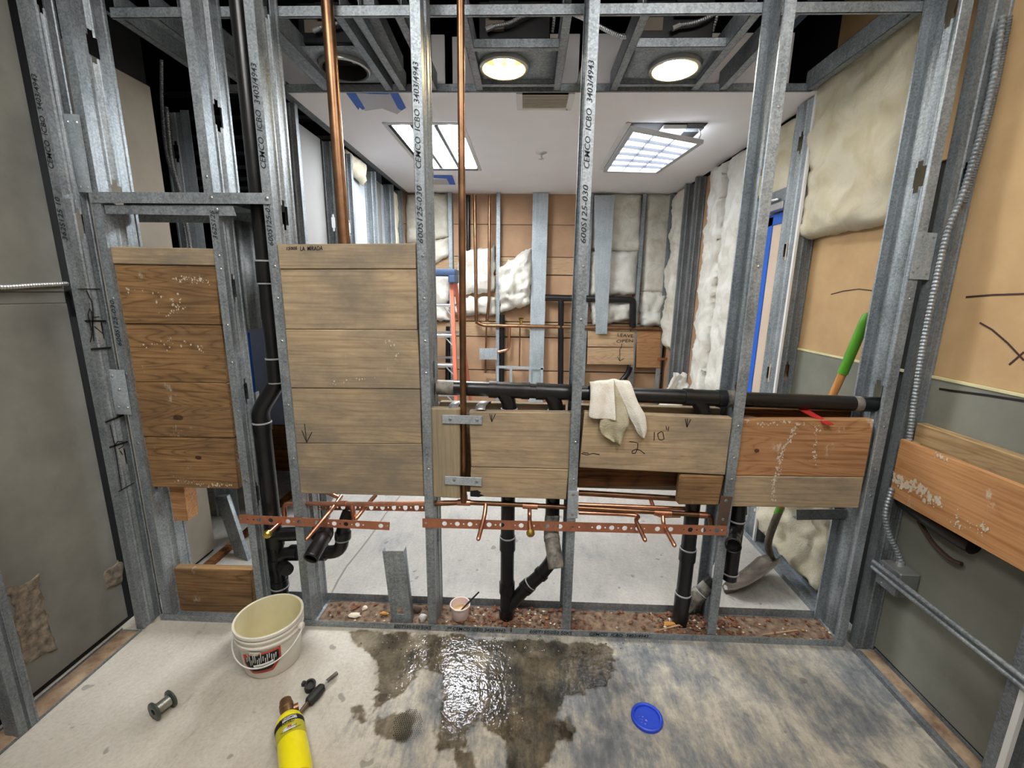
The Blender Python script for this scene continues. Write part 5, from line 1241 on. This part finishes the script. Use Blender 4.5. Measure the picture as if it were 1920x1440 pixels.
rock('orange chip left of the leaning offcut', PZ(720, 1150, .02), (.022, .009, .006), CH[2], 3)
rock('white lump right of the leaning offcut', PZ(793, 1158, .025), (.02, .018, .018), plain('white_lump', srgb(200, 196, 190), .7, var=.15), 4)
rock('grey lump behind the white lump', PZ(782, 1143, .025), (.02, .016, .014), CH[3], 5)
rock('yellow foam chip in front of the right drop pipe', PZ(1255, 1170, .02), (.03, .012, .008), CH[2], 6)
tag(obj('wood_splinter', MB().tube([PZ(1235, 1182, .03), PZ(1290, 1168, .022)], [.002, .006], 6), WF), 'pale splinter beside the right drop pipe base', 'splinter')
tag(obj('wood_splinter', MB().tube([PZ(1430, 1190, .02), PZ(1495, 1182, .022)], [.002, .004], 6), WF), 'thin orange splinter in the right track bay', 'splinter')

# dust lying in the side tracks and torn paper on the left wall
TANDUST = plain('tan_dust', srgb(132, 104, 80), .95, var=.3, vscale=18, bmp=.6, bscale=60, col2=srgb(172, 150, 124))
for i, (x0, x1, y1, lb) in enumerate(((XIR + .03, XIR + .084, 1.655, 'brown grit lying in the right wall floor track'), (XIL - .085, XIL - .003, 1.6, 'beige dust lying in the left wall floor track'))):
    rows = []
    for j in range(80):
        y = -.5 + (y1 + .5) * j / 79
        rows.append([(x0 + (x1 - x0) * k / 6, y, .0045 + (.007 + .006 * noise.noise(Vector((x0 * 9 + k, y * 22, 1)))) * (0 if k in (0, 6) or j in (0, 79) else 1)) for k in range(7)])
    o = tag(obj('track_dust', MB().sheet(rows), TANDUST, angle=180), lb, 'dust'); o['kind'] = 'stuff'
TORN = plain('torn_paper', srgb(92, 84, 76), .95, var=.3, vscale=40, bmp=1.0, bscale=60, col2=srgb(150, 138, 120))
for (px_, py_, w_, h_, sd) in ((213, 1078, .04, .05, 31), (60, 1165, .05, .16, 32), (150, 560, .012, .04, 33)):
    c_ = PX(px_, py_, XL)
    o = batt('torn paper', c_ + Vector((0, w_, -h_)), c_ + Vector((0, -w_, -h_ * .9)), c_ + Vector((0, -w_ * .8, h_)), c_ + Vector((0, w_ * .9, h_)), (1, 0, 0), .006, TORN, amp=.008, jag=.02, res=.008, seed=sd, name='torn_paper')
    for k in ('label', 'category'): del o[k]
    o.parent = wl; o.location = o.location - wpos(wl)

# ------------------------------------------------------------------ things on the near floor
def lathe_obj(name, o, prof, mat, parent, seg=40, axis=(0, 0, 1), **k): return obj(name, MB().lathe(o, axis, prof, seg), mat, parent, **k)
bc = Vector((-1.025, 1.497, 0))
bk = thing('bucket', 'white plastic bucket with a red and black label, dirty inside', 'bucket', bc)
H_, R0, R1 = .205, .104, .122
lathe_obj('shell', bc, [(0, .0), (R0 - .004, 0), (R0, .006), (R0 + .006, .08), (R1 - .004, H_ - .055), (R1 + .004, H_ - .053), (R1 + .004, H_ - .047), (R1 - .003, H_ - .045), (R1 - .001, H_ - .03), (R1 + .005, H_ - .028), (R1 + .005, H_ - .022), (R1 - .001, H_ - .02), (R1 + .001, H_ - .012), (R1 + .006, H_ - .01), (R1 + .006, H_), (R1 + .001, H_ + .001)], PLASTICW, bk, 56, angle=50)
lathe_obj('liner', bc, [(0, .012), (R0 - .004, .012), (R0 + .002, .08), (R1 - .006, H_ - .03), (R1 - .003, H_), (R1 + .001, H_ + .001)], CREAM, bk, 56, angle=60)
lathe_obj('residue', bc, [(0, .016), (R0 - .004, .016)], plain('yellow_residue', srgb(186, 172, 96), .7, var=.15), bk, 40)
# curved label with lettering-like artwork
def on_bucket(ang, z, off=.0012):
    r = R0 + .004 + (R1 - R0) * max(0, (z - .02)) / H_ + off
    return bc + Vector((math.sin(ang) * r, -math.cos(ang) * r, z))
def decal(name, poly, mat, parent, off, n=26):
    """poly of (angle, z) cut in vertical slices and wrapped on the bucket"""
    a0 = min(p[0] for p in poly); a1 = max(p[0] for p in poly); mb = MB(); rows = []
    for i in range(n + 1):
        a_ = a0 + (a1 - a0) * i / n; aa = min(max(a_, a0 + 1e-4), a1 - 1e-4)
        zs = []
        for k in range(len(poly)):
            p, q_ = poly[k], poly[(k + 1) % len(poly)]
            if (p[0] - aa) * (q_[0] - aa) <= 0 and abs(p[0] - q_[0]) > 1e-6:
                zs.append(p[1] + (q_[1] - p[1]) * (aa - p[0]) / (q_[0] - p[0]))
        if len(zs) >= 2: rows.append([on_bucket(a_, min(zs), off), on_bucket(a_, (min(zs) + max(zs)) / 2, off), on_bucket(a_, max(zs), off)])
    return obj(name, mb.sheet(rows), mat, parent, solid=.0004)
Lc = .20
dl = decal('label', [(Lc - .62, .07), (Lc - .62, .115), (Lc - .3, .13), (Lc + .62, .138), (Lc + .62, .085), (Lc + .35, .04), (Lc - .35, .032)], REDPRINT, bk, .0012)
decal('label_panel', [(Lc - .56, .078), (Lc - .5, .112), (Lc - .2, .124), (Lc + .56, .130), (Lc + .56, .09), (Lc + .3, .052), (Lc - .32, .044)], BLACK, dl, .002)
decal('label_panel', [(Lc - .34, .124), (Lc - .05, .122), (Lc + .05, .14), (Lc - .3, .142)], PLASTICW, dl, .0026)
for k in range(16):
    a_ = Lc - .48 + k * .062; z_ = .098 + .012 * math.sin(k * 1.7) + .006 * k / 16
    s_ = .012 + .006 * ((k * 7) % 3)
    decal('label_artwork', [(a_, z_ - s_), (a_ + .022, z_ - s_), (a_ + .035, z_ + s_), (a_ + .012, z_ + s_)], WHITEP, dl, .0028, 3)
decal('label_strip', [(Lc - .25, .063), (Lc + .38, .078), (Lc + .38, .09), (Lc - .25, .075)], WHITEP, dl, .0030)
hp_ = []
for k in range(25):
    w = math.pi * k / 24
    ang = -1.35 + 2.7 * 0
    hp_.append(bc + Vector((-math.cos(w) * (R1 + .016), -math.sin(w) * .135 * .96 - .0, H_ - .045 - math.sin(w) * .085)))
obj('handle', MB().tube(hp_, .0026, 8), WHITEP, bk)
for s_ in (-1, 1): obj('lug', MB().lathe(bc + Vector((s_ * (R1 - .002), 0, H_ - .045)), (s_, 0, 0), [(0, .02), (.010, .02), (.014, .016), (.014, 0)], seg=14), PLASTICW, bk)
# spool of solder
sp0, sp1 = PZ(290, 1335, .03), PZ(321, 1311, .03)
sp0.z = sp1.z = .033
ax_ = (sp1 - sp0).normalized(); ln_ = (sp1 - sp0).length
spl = thing('solder_spool', 'small wire spool with dark end flanges lying on the floor', 'spool', (sp0 + sp1) / 2 - Vector((0, 0, .033)))
for e_ in (0, ln_): obj('end_flange', MB().lathe(sp0 + ax_ * (e_ - .003), ax_, [(.011, -.002), (.030, -.002), (.033, 0), (.033, .005), (.030, .007), (.011, .007)], 28, closed=True), plain('dark_green_plastic', srgb(58, 66, 62), .35, var=.15), spl)
pr = []
for k in range(31): pr.append((.018 + (.0016 if k % 2 else 0), .006 + (ln_ - .012) * k / 30))
obj('wire_winding', MB().lathe(sp0, ax_, [(.011, .004)] + pr + [(.011, ln_ - .004)], 24), plain('solder_wire', srgb(196, 198, 192), .3, .9, var=.05), spl)
# gas torch
g0 = PZ(541, 1350, .045); g1 = PZ(560, 1470, .045); g0.z = g1.z = .047
ga = (g1 - g0).normalized()
gt = thing('gas_torch', 'yellow gas cylinder with a brass torch head lying down', 'gas cylinder', (g0 + g1) / 2 - Vector((0, 0, .047)))
RG = .045
obj('cylinder', MB().lathe(g0, ga, [(.0, -.02), (.016, -.02), (.018, -.012), (.03, -.008), (RG * .86, .004), (RG, .022), (RG, .20), (RG * .9, .225), (0, .23)], 40), YELLOW, gt)
obj('label_band', MB().lathe(g0, ga, [(RG + .0006, .026), (RG + .0006, .095)], 40), YELLOWD, gt)
obj('black_band', MB().lathe(g0, ga, [(RG + .0010, .030), (RG + .0010, .050)], 40), BLACK, gt)
side = ga.cross(Vector((0, 0, 1))).normalized()
def on_cyl(ang, h_, off=.0016): return g0 + ga * h_ + (side * math.sin(ang) + Vector((0, 0, 1)) * math.cos(ang)) * (RG + off)
def cyl_patch(name, a0_, a1_, h0_, h1_, mat, off): 
    rows = [[on_cyl(a0_ + (a1_ - a0_) * i / 8, h0_, off), on_cyl(a0_ + (a1_ - a0_) * i / 8, h1_, off)] for i in range(9)]
    return obj(name, MB().sheet(rows), mat, gt, solid=.0004)
cyl_patch('label_print', -.55, .45, .033, .046, WHITEP, .0014)
tops = on_cyl(.0, .062, .002)
tdir = -side if (-side).x > 0 else side
text('lettering', 'BERNZOMATIC', .010, on_cyl(0, .0445, .002) - tdir * .028, tdir, -ga, BLACK, gt, 0, .055)
text('lettering', 'MAP/PRO', .013, on_cyl(0, .062, .002) - tdir * .03, tdir, -ga, INK, gt, .2, .045)
cyl_patch('label_print', -.35, .5, .070, .083, WHITEP, .0014); cyl_patch('label_print', -.1, .15, .068, .074, REDPRINT, .0018)
text('lettering', 'WARNING', .006, on_cyl(0, .080, .002) - tdir * .01, tdir, -ga, INK, gt, 0, .03)
text('lettering', 'DANGER EXTREMELY FLAMMABLE', .005, on_cyl(0, .090, .002) - tdir * .03, tdir, -ga, INK, gt, 0, .06)
obj('torch_valve', MB().lathe(g0 - ga * .02, -ga, [(.019, -.004), (.021, .004), (.021, .022), (.023, .024), (.023, .045), (.020, .05), (.020, .062), (.0, .064)], 20), plain('worn_brass', srgb(128, 100, 70), .45, .8, var=.25), gt)
obj('valve_knob', MB().lathe(g0 - ga * .035, tdir, [(.008, .018), (.013, .02), (.013, .036), (0, .037)], 12), COPPERO, gt)
# torch burner tube with black grip
b0, b1, b2, b3, b4_ = (PZ(x, y, .02) for x, y in ((556, 1345), (577, 1318), (606, 1286), (610, 1280), (632, 1262)))
tt = thing('torch_nozzle', 'black gripped torch nozzle lying beside the gas cylinder', 'torch', b1 - Vector((0, 0, .02)))
obj('burner_tube', MB().tube([b0, b1], .0075, 14), plain('heated_steel', srgb(120, 102, 84), .4, .8, var=.25), tt)
obj('grip', MB().tube([b1, b1.lerp(b2, .1), b1.lerp(b2, .55), b1.lerp(b2, .9), b2], [.012, .0175, .019, .017, .010], 10), RUBBER, tt)
obj('stem', MB().tube([b2, b3.lerp(b4_, .15)], .005, 10), ALU, tt)
obj('tip', MB().tube([b3.lerp(b4_, .15), b4_], .0075, 12), RUST, tt)
kc = PZ(580, 1284, .022)
kn = thing('rubber_knob', 'dark round regulator knob behind the torch nozzle', 'knob', kc - Vector((0, 0, .02)))
obj('body', MB().lathe(kc - Vector((.0, 0, .02)), (.25, -.2, 1), [(0, 0), (.018, .0), (.02, .012), (.017, .02), (.02, .026), (.02, .034), (.012, .038), (.009, .03), (0, .03)], 20), RUBBER, kn)
obj('notch_tab', MB().box(kc + Vector((-.028, -.008, -.004)), kc + Vector((-.016, .008, .012))), RUBBER, kn, bevel=.002)
# blue lid
lc = PZ(1213, 1346, .004); lc.z = .001
ld = thing('plastic_cap', 'small blue plastic lid lying on the concrete', 'lid', lc)
obj('disc', MB().lathe(lc, (0, 0, 1), [(0, .004), (.043, .004), (.045, .010), (.050, .012), (.055, .010), (.056, .0), (.05, .0)], 40), BLUEP, ld)
for k in range(9):
    a_ = random.uniform(2.0, 4.6); r_ = random.uniform(.01, .036); p = lc + Vector((math.cos(a_) * r_, math.sin(a_) * r_, .0042))
    obj('scuff', MB().lathe(p, (0, 0, 1), [(0, .0004), (random.uniform(.001, .003), .0002)], 7), plain('pale_scuff', srgb(170, 150, 190), .7), ld)
# little tub with a brush in the track
tc_ = Vector((-.285, 1.752, .014))
tu = thing('paste_tub', 'little white tub with a black brush in the floor track', 'tub', tc_)
lathe_obj('cup', tc_, [(0, 0), (.036, 0), (.038, .004), (.044, .062), (.047, .064), (.047, .070), (.043, .070), (.041, .060), (.036, .012), (0, .010)], plain('pinkish_plastic', srgb(226, 206, 200), .5, var=.06), tu, 32, angle=50)
lathe_obj('paste', tc_, [(0, .034), (.039, .034)], plain('tan_paste', srgb(196, 168, 126), .6, var=.25, vscale=40), tu, 24)
e0, e1 = tc_ + Vector((.0, 0, .03)), PY(898, 1110, 1.77)
obj('brush_handle', MB().tube([e0, e0.lerp(e1, .5), e1], [.003, .004, .0038], 8), RUBBER, tu)
# shovel leaning in the right bay beyond the wall
shq = [(1.05, 2.0, .012), (1.10, 2.10, .10), (1.18, 2.16, .20)]
sv = thing('shovel', 'green handled shovel leaning behind the right wall boards', 'shovel', (1.1, 2.05, 0))
st0 = PY(1462, 955, 2.13); st1 = PY(1443, 1005, 2.15); st2 = PY(1441, 1030, 2.16); st3 = PY(1450, 1048, 2.15)
top_ = PX(1626, 592, 1.44); gr0 = PX(1580, 700, 1.425)
hd0 = st0
obj('handle', MB().tube([hd0, hd0.lerp(gr0, .5), gr0], [.016, .0165, .0165], 16), ASHWOOD, sv)
obj('grip', MB().tube([gr0, gr0.lerp(top_, .9), top_, top_ + (top_ - gr0).normalized() * .012], [.0205, .0205, .018, .008], 16), GREENP, sv)
obj('collar', MB().tube([hd0.lerp(gr0, .02), hd0.lerp(gr0, -.04)], .0195, 16), GREENP, sv)
obj('socket', MB().tube(smooth_path([st0, st1, st2, st3], 6), [.0185] * 13 + [.0185, .018, .016, .014, .013, .012][:6], 16), RUST, sv)
tip = PZ(1360, 1112, .004)
ba = PY(1452, 1046, 2.15)
ve = (tip - ba); wv = Vector((.55, -.62, .55)); wv = (wv - ve * wv.dot(ve) / ve.length_squared).normalized(); nv_ = ve.cross(wv).normalized()
rows = []
for i in range(13):
    t = i / 12
    wd = .085 * (1 if t < .55 else math.sqrt(max(.0, 1 - ((t - .55) / .45) ** 2)) * .98 + .02) * (1 if t > .06 else .55 + t * 7.5)
    c_ = ba + ve * t
    rows.append([c_ + wv * wd * s_ + nv_ * (.022 * (s_ * s_ - .3) - .012 * math.sin(math.pi * t)) for s_ in (-1, -.75, -.45, -.15, .15, .45, .75, 1)])
obj('blade', MB().sheet(rows), RUST, sv, solid=.0025, angle=60)
# towel over the drain pipe
def drape(label_, rails, mat, parent, n=14, m=9, fold=.012, ph=0.0):
    """rails: rows of (left px, right px, Y) from behind the pipe to the hem"""
    rows = []
    ls_ = smooth_path([PY(a[0], a[1], y_) for (a, b_, y_) in rails], 4); rs_ = smooth_path([PY(b_[0], b_[1], y_) for (a, b_, y_) in rails], 4)
    for k in range(len(ls_)):
        t = k / (len(ls_) - 1); row = []
        for i in range(m + 1):
            u = i / m
            p = ls_[k].lerp(rs_[k], u)
            p = p + Vector((0, -fold * t * math.sin(u * 7 + ph) - .006 * math.sin(math.pi * u), .003 * noise.noise(p * 40)))
            p += noise.noise_vector(p * 22) * .004
            row.append(p)
        rows.append(row)
    return obj(label_, MB().sheet(rows), mat, parent, solid=.005, sub=1, angle=180)
tw = thing('towel', 'soiled white terry towel draped over the black drain pipe', 'towel', PY(1150, 780, 1.70))
drape('front_fall', [((1106, 735), (1150, 730), 1.81), ((1104, 716), (1150, 712), 1.775), ((1105, 722), (1151, 718), 1.735), ((1106, 750), (1153, 750), 1.705), ((1104, 783), (1154, 789), 1.678)], TOWEL, tw)
drape('inner_fold', [((1142, 715), (1156, 713), 1.79), ((1140, 722), (1158, 720), 1.738), ((1136, 755), (1176, 758), 1.71), ((1124, 790), (1180, 792), 1.684), ((1128, 812), (1170, 812), 1.683), ((1150, 828), (1163, 834), 1.682)], TOWELD, tw, ph=2)
drape('right_fall', [((1152, 722), (1180, 722), 1.81), ((1150, 712), (1180, 714), 1.775), ((1153, 720), (1184, 722), 1.732), ((1170, 756), (1196, 752), 1.70), ((1185, 792), (1210, 782), 1.676), ((1198, 814), (1212, 806), 1.672), ((1203, 820), (1208, 818), 1.671)], TOWEL, tw, ph=4, fold=.006)

# ------------------------------------------------------------------ standing water
def water_material():
    m, nt, b = nodes('standing_water')
    out = nt.nodes['Material Output']; nt.nodes.remove(b)
    g_ = N(nt, 'ShaderNodeNewGeometry'); at_ = N(nt, 'ShaderNodeAttribute', attribute_name='wet')
    wet = at_.outputs['Fac']
    t = N(nt, 'ShaderNodeTexNoise', Scale=34.0, Detail=3.0, Roughness=.6); L(nt, g_.outputs['Position'], t.inputs['Vector'])
    t2 = N(nt, 'ShaderNodeTexNoise', Scale=8.0, Detail=8.0, Roughness=.7); L(nt, g_.outputs['Position'], t2.inputs['Vector'])
    bp = N(nt, 'ShaderNodeBump'); bp.inputs['Strength'].default_value = .7; bp.inputs['Distance'].default_value = .004; L(nt, t.outputs['Fac'], bp.inputs['Height'])
    tr = N(nt, 'ShaderNodeBsdfTransparent')
    r = ramp(nt, [(.33, (.40, .37, .32)), (.5, (.56, .53, .48)), (.66, (.72, .69, .63))]); L(nt, t2.outputs['Fac'], r.inputs[0])
    damp = mth(nt, 'MULTIPLY', wet, 3.0, True)
    L(nt, mixc(nt, damp, (1, 1, 1), r.outputs[0]), tr.inputs['Color'])
    gl_ = N(nt, 'ShaderNodeBsdfGlossy'); gl_.inputs['Roughness'].default_value = .07; L(nt, bp.outputs[0], gl_.inputs['Normal'])
    fr = N(nt, 'ShaderNodeFresnel'); fr.inputs['IOR'].default_value = 1.45; L(nt, bp.outputs[0], fr.inputs['Normal'])
    film = mth(nt, 'MULTIPLY', mth(nt, 'SUBTRACT', wet, .3), 5.0, True)
    mx = N(nt, 'ShaderNodeMixShader'); L(nt, mth(nt, 'MULTIPLY', fr.outputs[0], film), mx.inputs[0]); L(nt, tr.outputs[0], mx.inputs[1]); L(nt, gl_.outputs[0], mx.inputs[2])
    L(nt, mx.outputs[0], out.inputs['Surface'])
    return m
WATER = water_material()
def puddle(label, px, seed, z=.0014, soft=.03, jag=.022, top=1.0):
    """a thin film over a fine grid; the 'wet' attribute falls off towards a ragged shore"""
    pts = [PZ(x, y, 0) for x, y in px]; n_ = len(pts); st = .0065
    x0, x1 = min(p.x for p in pts) - .05, max(p.x for p in pts) + .05
    y0, y1 = min(p.y for p in pts) - .05, min(max(p.y for p in pts) + .05, YT - .003)
    nx_, ny_ = int((x1 - x0) / st) + 1, int((y1 - y0) / st) + 1
    segs = [(pts[i].x, pts[i].y, pts[(i + 1) % n_].x, pts[(i + 1) % n_].y) for i in range(n_)]
    val = []
    for j in range(ny_ + 1):
        y = y0 + (y1 - y0) * j / ny_
        for i in range(nx_ + 1):
            x = x0 + (x1 - x0) * i / nx_; d2 = 9.0; ins = False
            for (ax, ay, bx_, by_) in segs:
                dx, dy_ = bx_ - ax, by_ - ay
                t = ((x - ax) * dx + (y - ay) * dy_) / (dx * dx + dy_ * dy_ + 1e-12); t = 0 if t < 0 else (1 if t > 1 else t)
                ex, ey = ax + t * dx - x, ay + t * dy_ - y
                dd = ex * ex + ey * ey
                if dd < d2: d2 = dd
                if (ay > y) != (by_ > y) and x < dx * (y - ay) / (by_ - ay) + ax: ins = not ins
            sd = math.sqrt(d2) * (1 if ins else -1)
            q_ = Vector((x, y, seed * 3.3))
            sd += jag * (noise.noise(q_ * 11) + .8 * noise.noise(q_ * 31) + .5 * noise.noise(q_ * 80))
            val.append(max(0.0, min(top, (sd + .008) / soft)))
    mb = MB(); m_ = nx_ + 1; keep = {}
    def vid(i, j):
        k = j * m_ + i
        if k not in keep: keep[k] = len(mb.v); mb.v.append(Vector((x0 + (x1 - x0) * i / nx_, y0 + (y1 - y0) * j / ny_, z)))
        return keep[k]
    for j in range(ny_):
        for i in range(nx_):
            if max(val[j * m_ + i], val[j * m_ + i + 1], val[(j + 1) * m_ + i], val[(j + 1) * m_ + i + 1]) > 0:
                mb.f.append((vid(i, j), vid(i + 1, j), vid(i + 1, j + 1), vid(i, j + 1)))
    o = obj('water_puddle', mb, WATER, recalc=False)
    at_ = o.data.attributes.new('wet', 'FLOAT', 'POINT')
    inv = sorted(keep.items(), key=lambda kv: kv[1])
    at_.data.foreach_set('value', [val[k] for k, _ in inv])
    return tag(o, label, 'puddle', 'water on the floor')
puddle('large shiny puddle spreading out from the floor track', [(650, 1182), (800, 1190), (960, 1202), (1100, 1208), (1140, 1214), (1152, 1250), (1135, 1285), (1090, 1298), (1050, 1300), (1048, 1340), (1072, 1378), (1052, 1392), (1040, 1395), (1025, 1440), (960, 1452), (955, 1405), (935, 1375), (900, 1345), (880, 1365), (872, 1398), (820, 1412), (816, 1385), (828, 1340), (836, 1300), (828, 1265), (795, 1260), (775, 1278), (760, 1300), (742, 1312), (700, 1336), (703, 1310), (716, 1280), (704, 1240), (680, 1215)], 1)
puddle('dark wet footprint splash left of the large puddle', [(705, 1350), (730, 1335), (760, 1332), (775, 1350), (768, 1378), (748, 1390), (725, 1388), (706, 1372)], 2, top=.31)
fpr = MB()
for a_ in range(-7, 8):
    for b_ in range(-9, 10):
        c_ = PZ(762, 1362, 0) + Vector((.0078 * (a_ + .5 * (b_ % 2)), .0068 * b_, .0009))
        if ((c_.x - PZ(765, 1360, 0).x) / .052) ** 2 + ((c_.y - PZ(765, 1360, 0).y) / .06) ** 2 < 1 + .25 * noise.noise(c_ * 30): fpr.lathe(c_, (0, 0, 1), [(0, .0004), (.0028, .0003)], 6)
fo = tag(obj('wet_tread_print', fpr, plain('wet_grit', srgb(96, 92, 86), .6, var=.1), recalc=True), 'honeycomb tread print beside the wet footprint', 'print'); fo['kind'] = 'stuff'
puddle('small wet spot near the torch nozzle', [(655, 1326), (680, 1320), (690, 1330), (680, 1350), (662, 1342)], 3, top=.31)
puddle('wet streak below the large puddle at the picture foot', [(858, 1412), (880, 1405), (895, 1425), (890, 1450), (862, 1450)], 4, top=.31)
puddle('wet drip right of the large puddle foot', [(1050, 1350), (1070, 1345), (1082, 1372), (1072, 1392), (1055, 1380)], 5, top=.31)

# ------------------------------------------------------------------ lamps of the near room
def near_lamp(label, x, y):
    t = thing('ceiling_light', label, 'ceiling light', (x, y, 2.93), 'near room troffers')
    obj('frame', MB().box((x - .33, y - .63, 2.925), (x + .33, y + .63, 2.949)), WHITEP, t, bevel=.003)
    obj('lens', MB().box((x - .29, y - .59, 2.918), (x + .29, y + .59, 2.925)), emit('near_lens', (1.0, .98, .95), E_NEAR), t)
near_lamp('ceiling troffer of the near room above the viewer, left', -.75, .35)
near_lamp('ceiling troffer of the near room above the viewer, right', .65, .35)
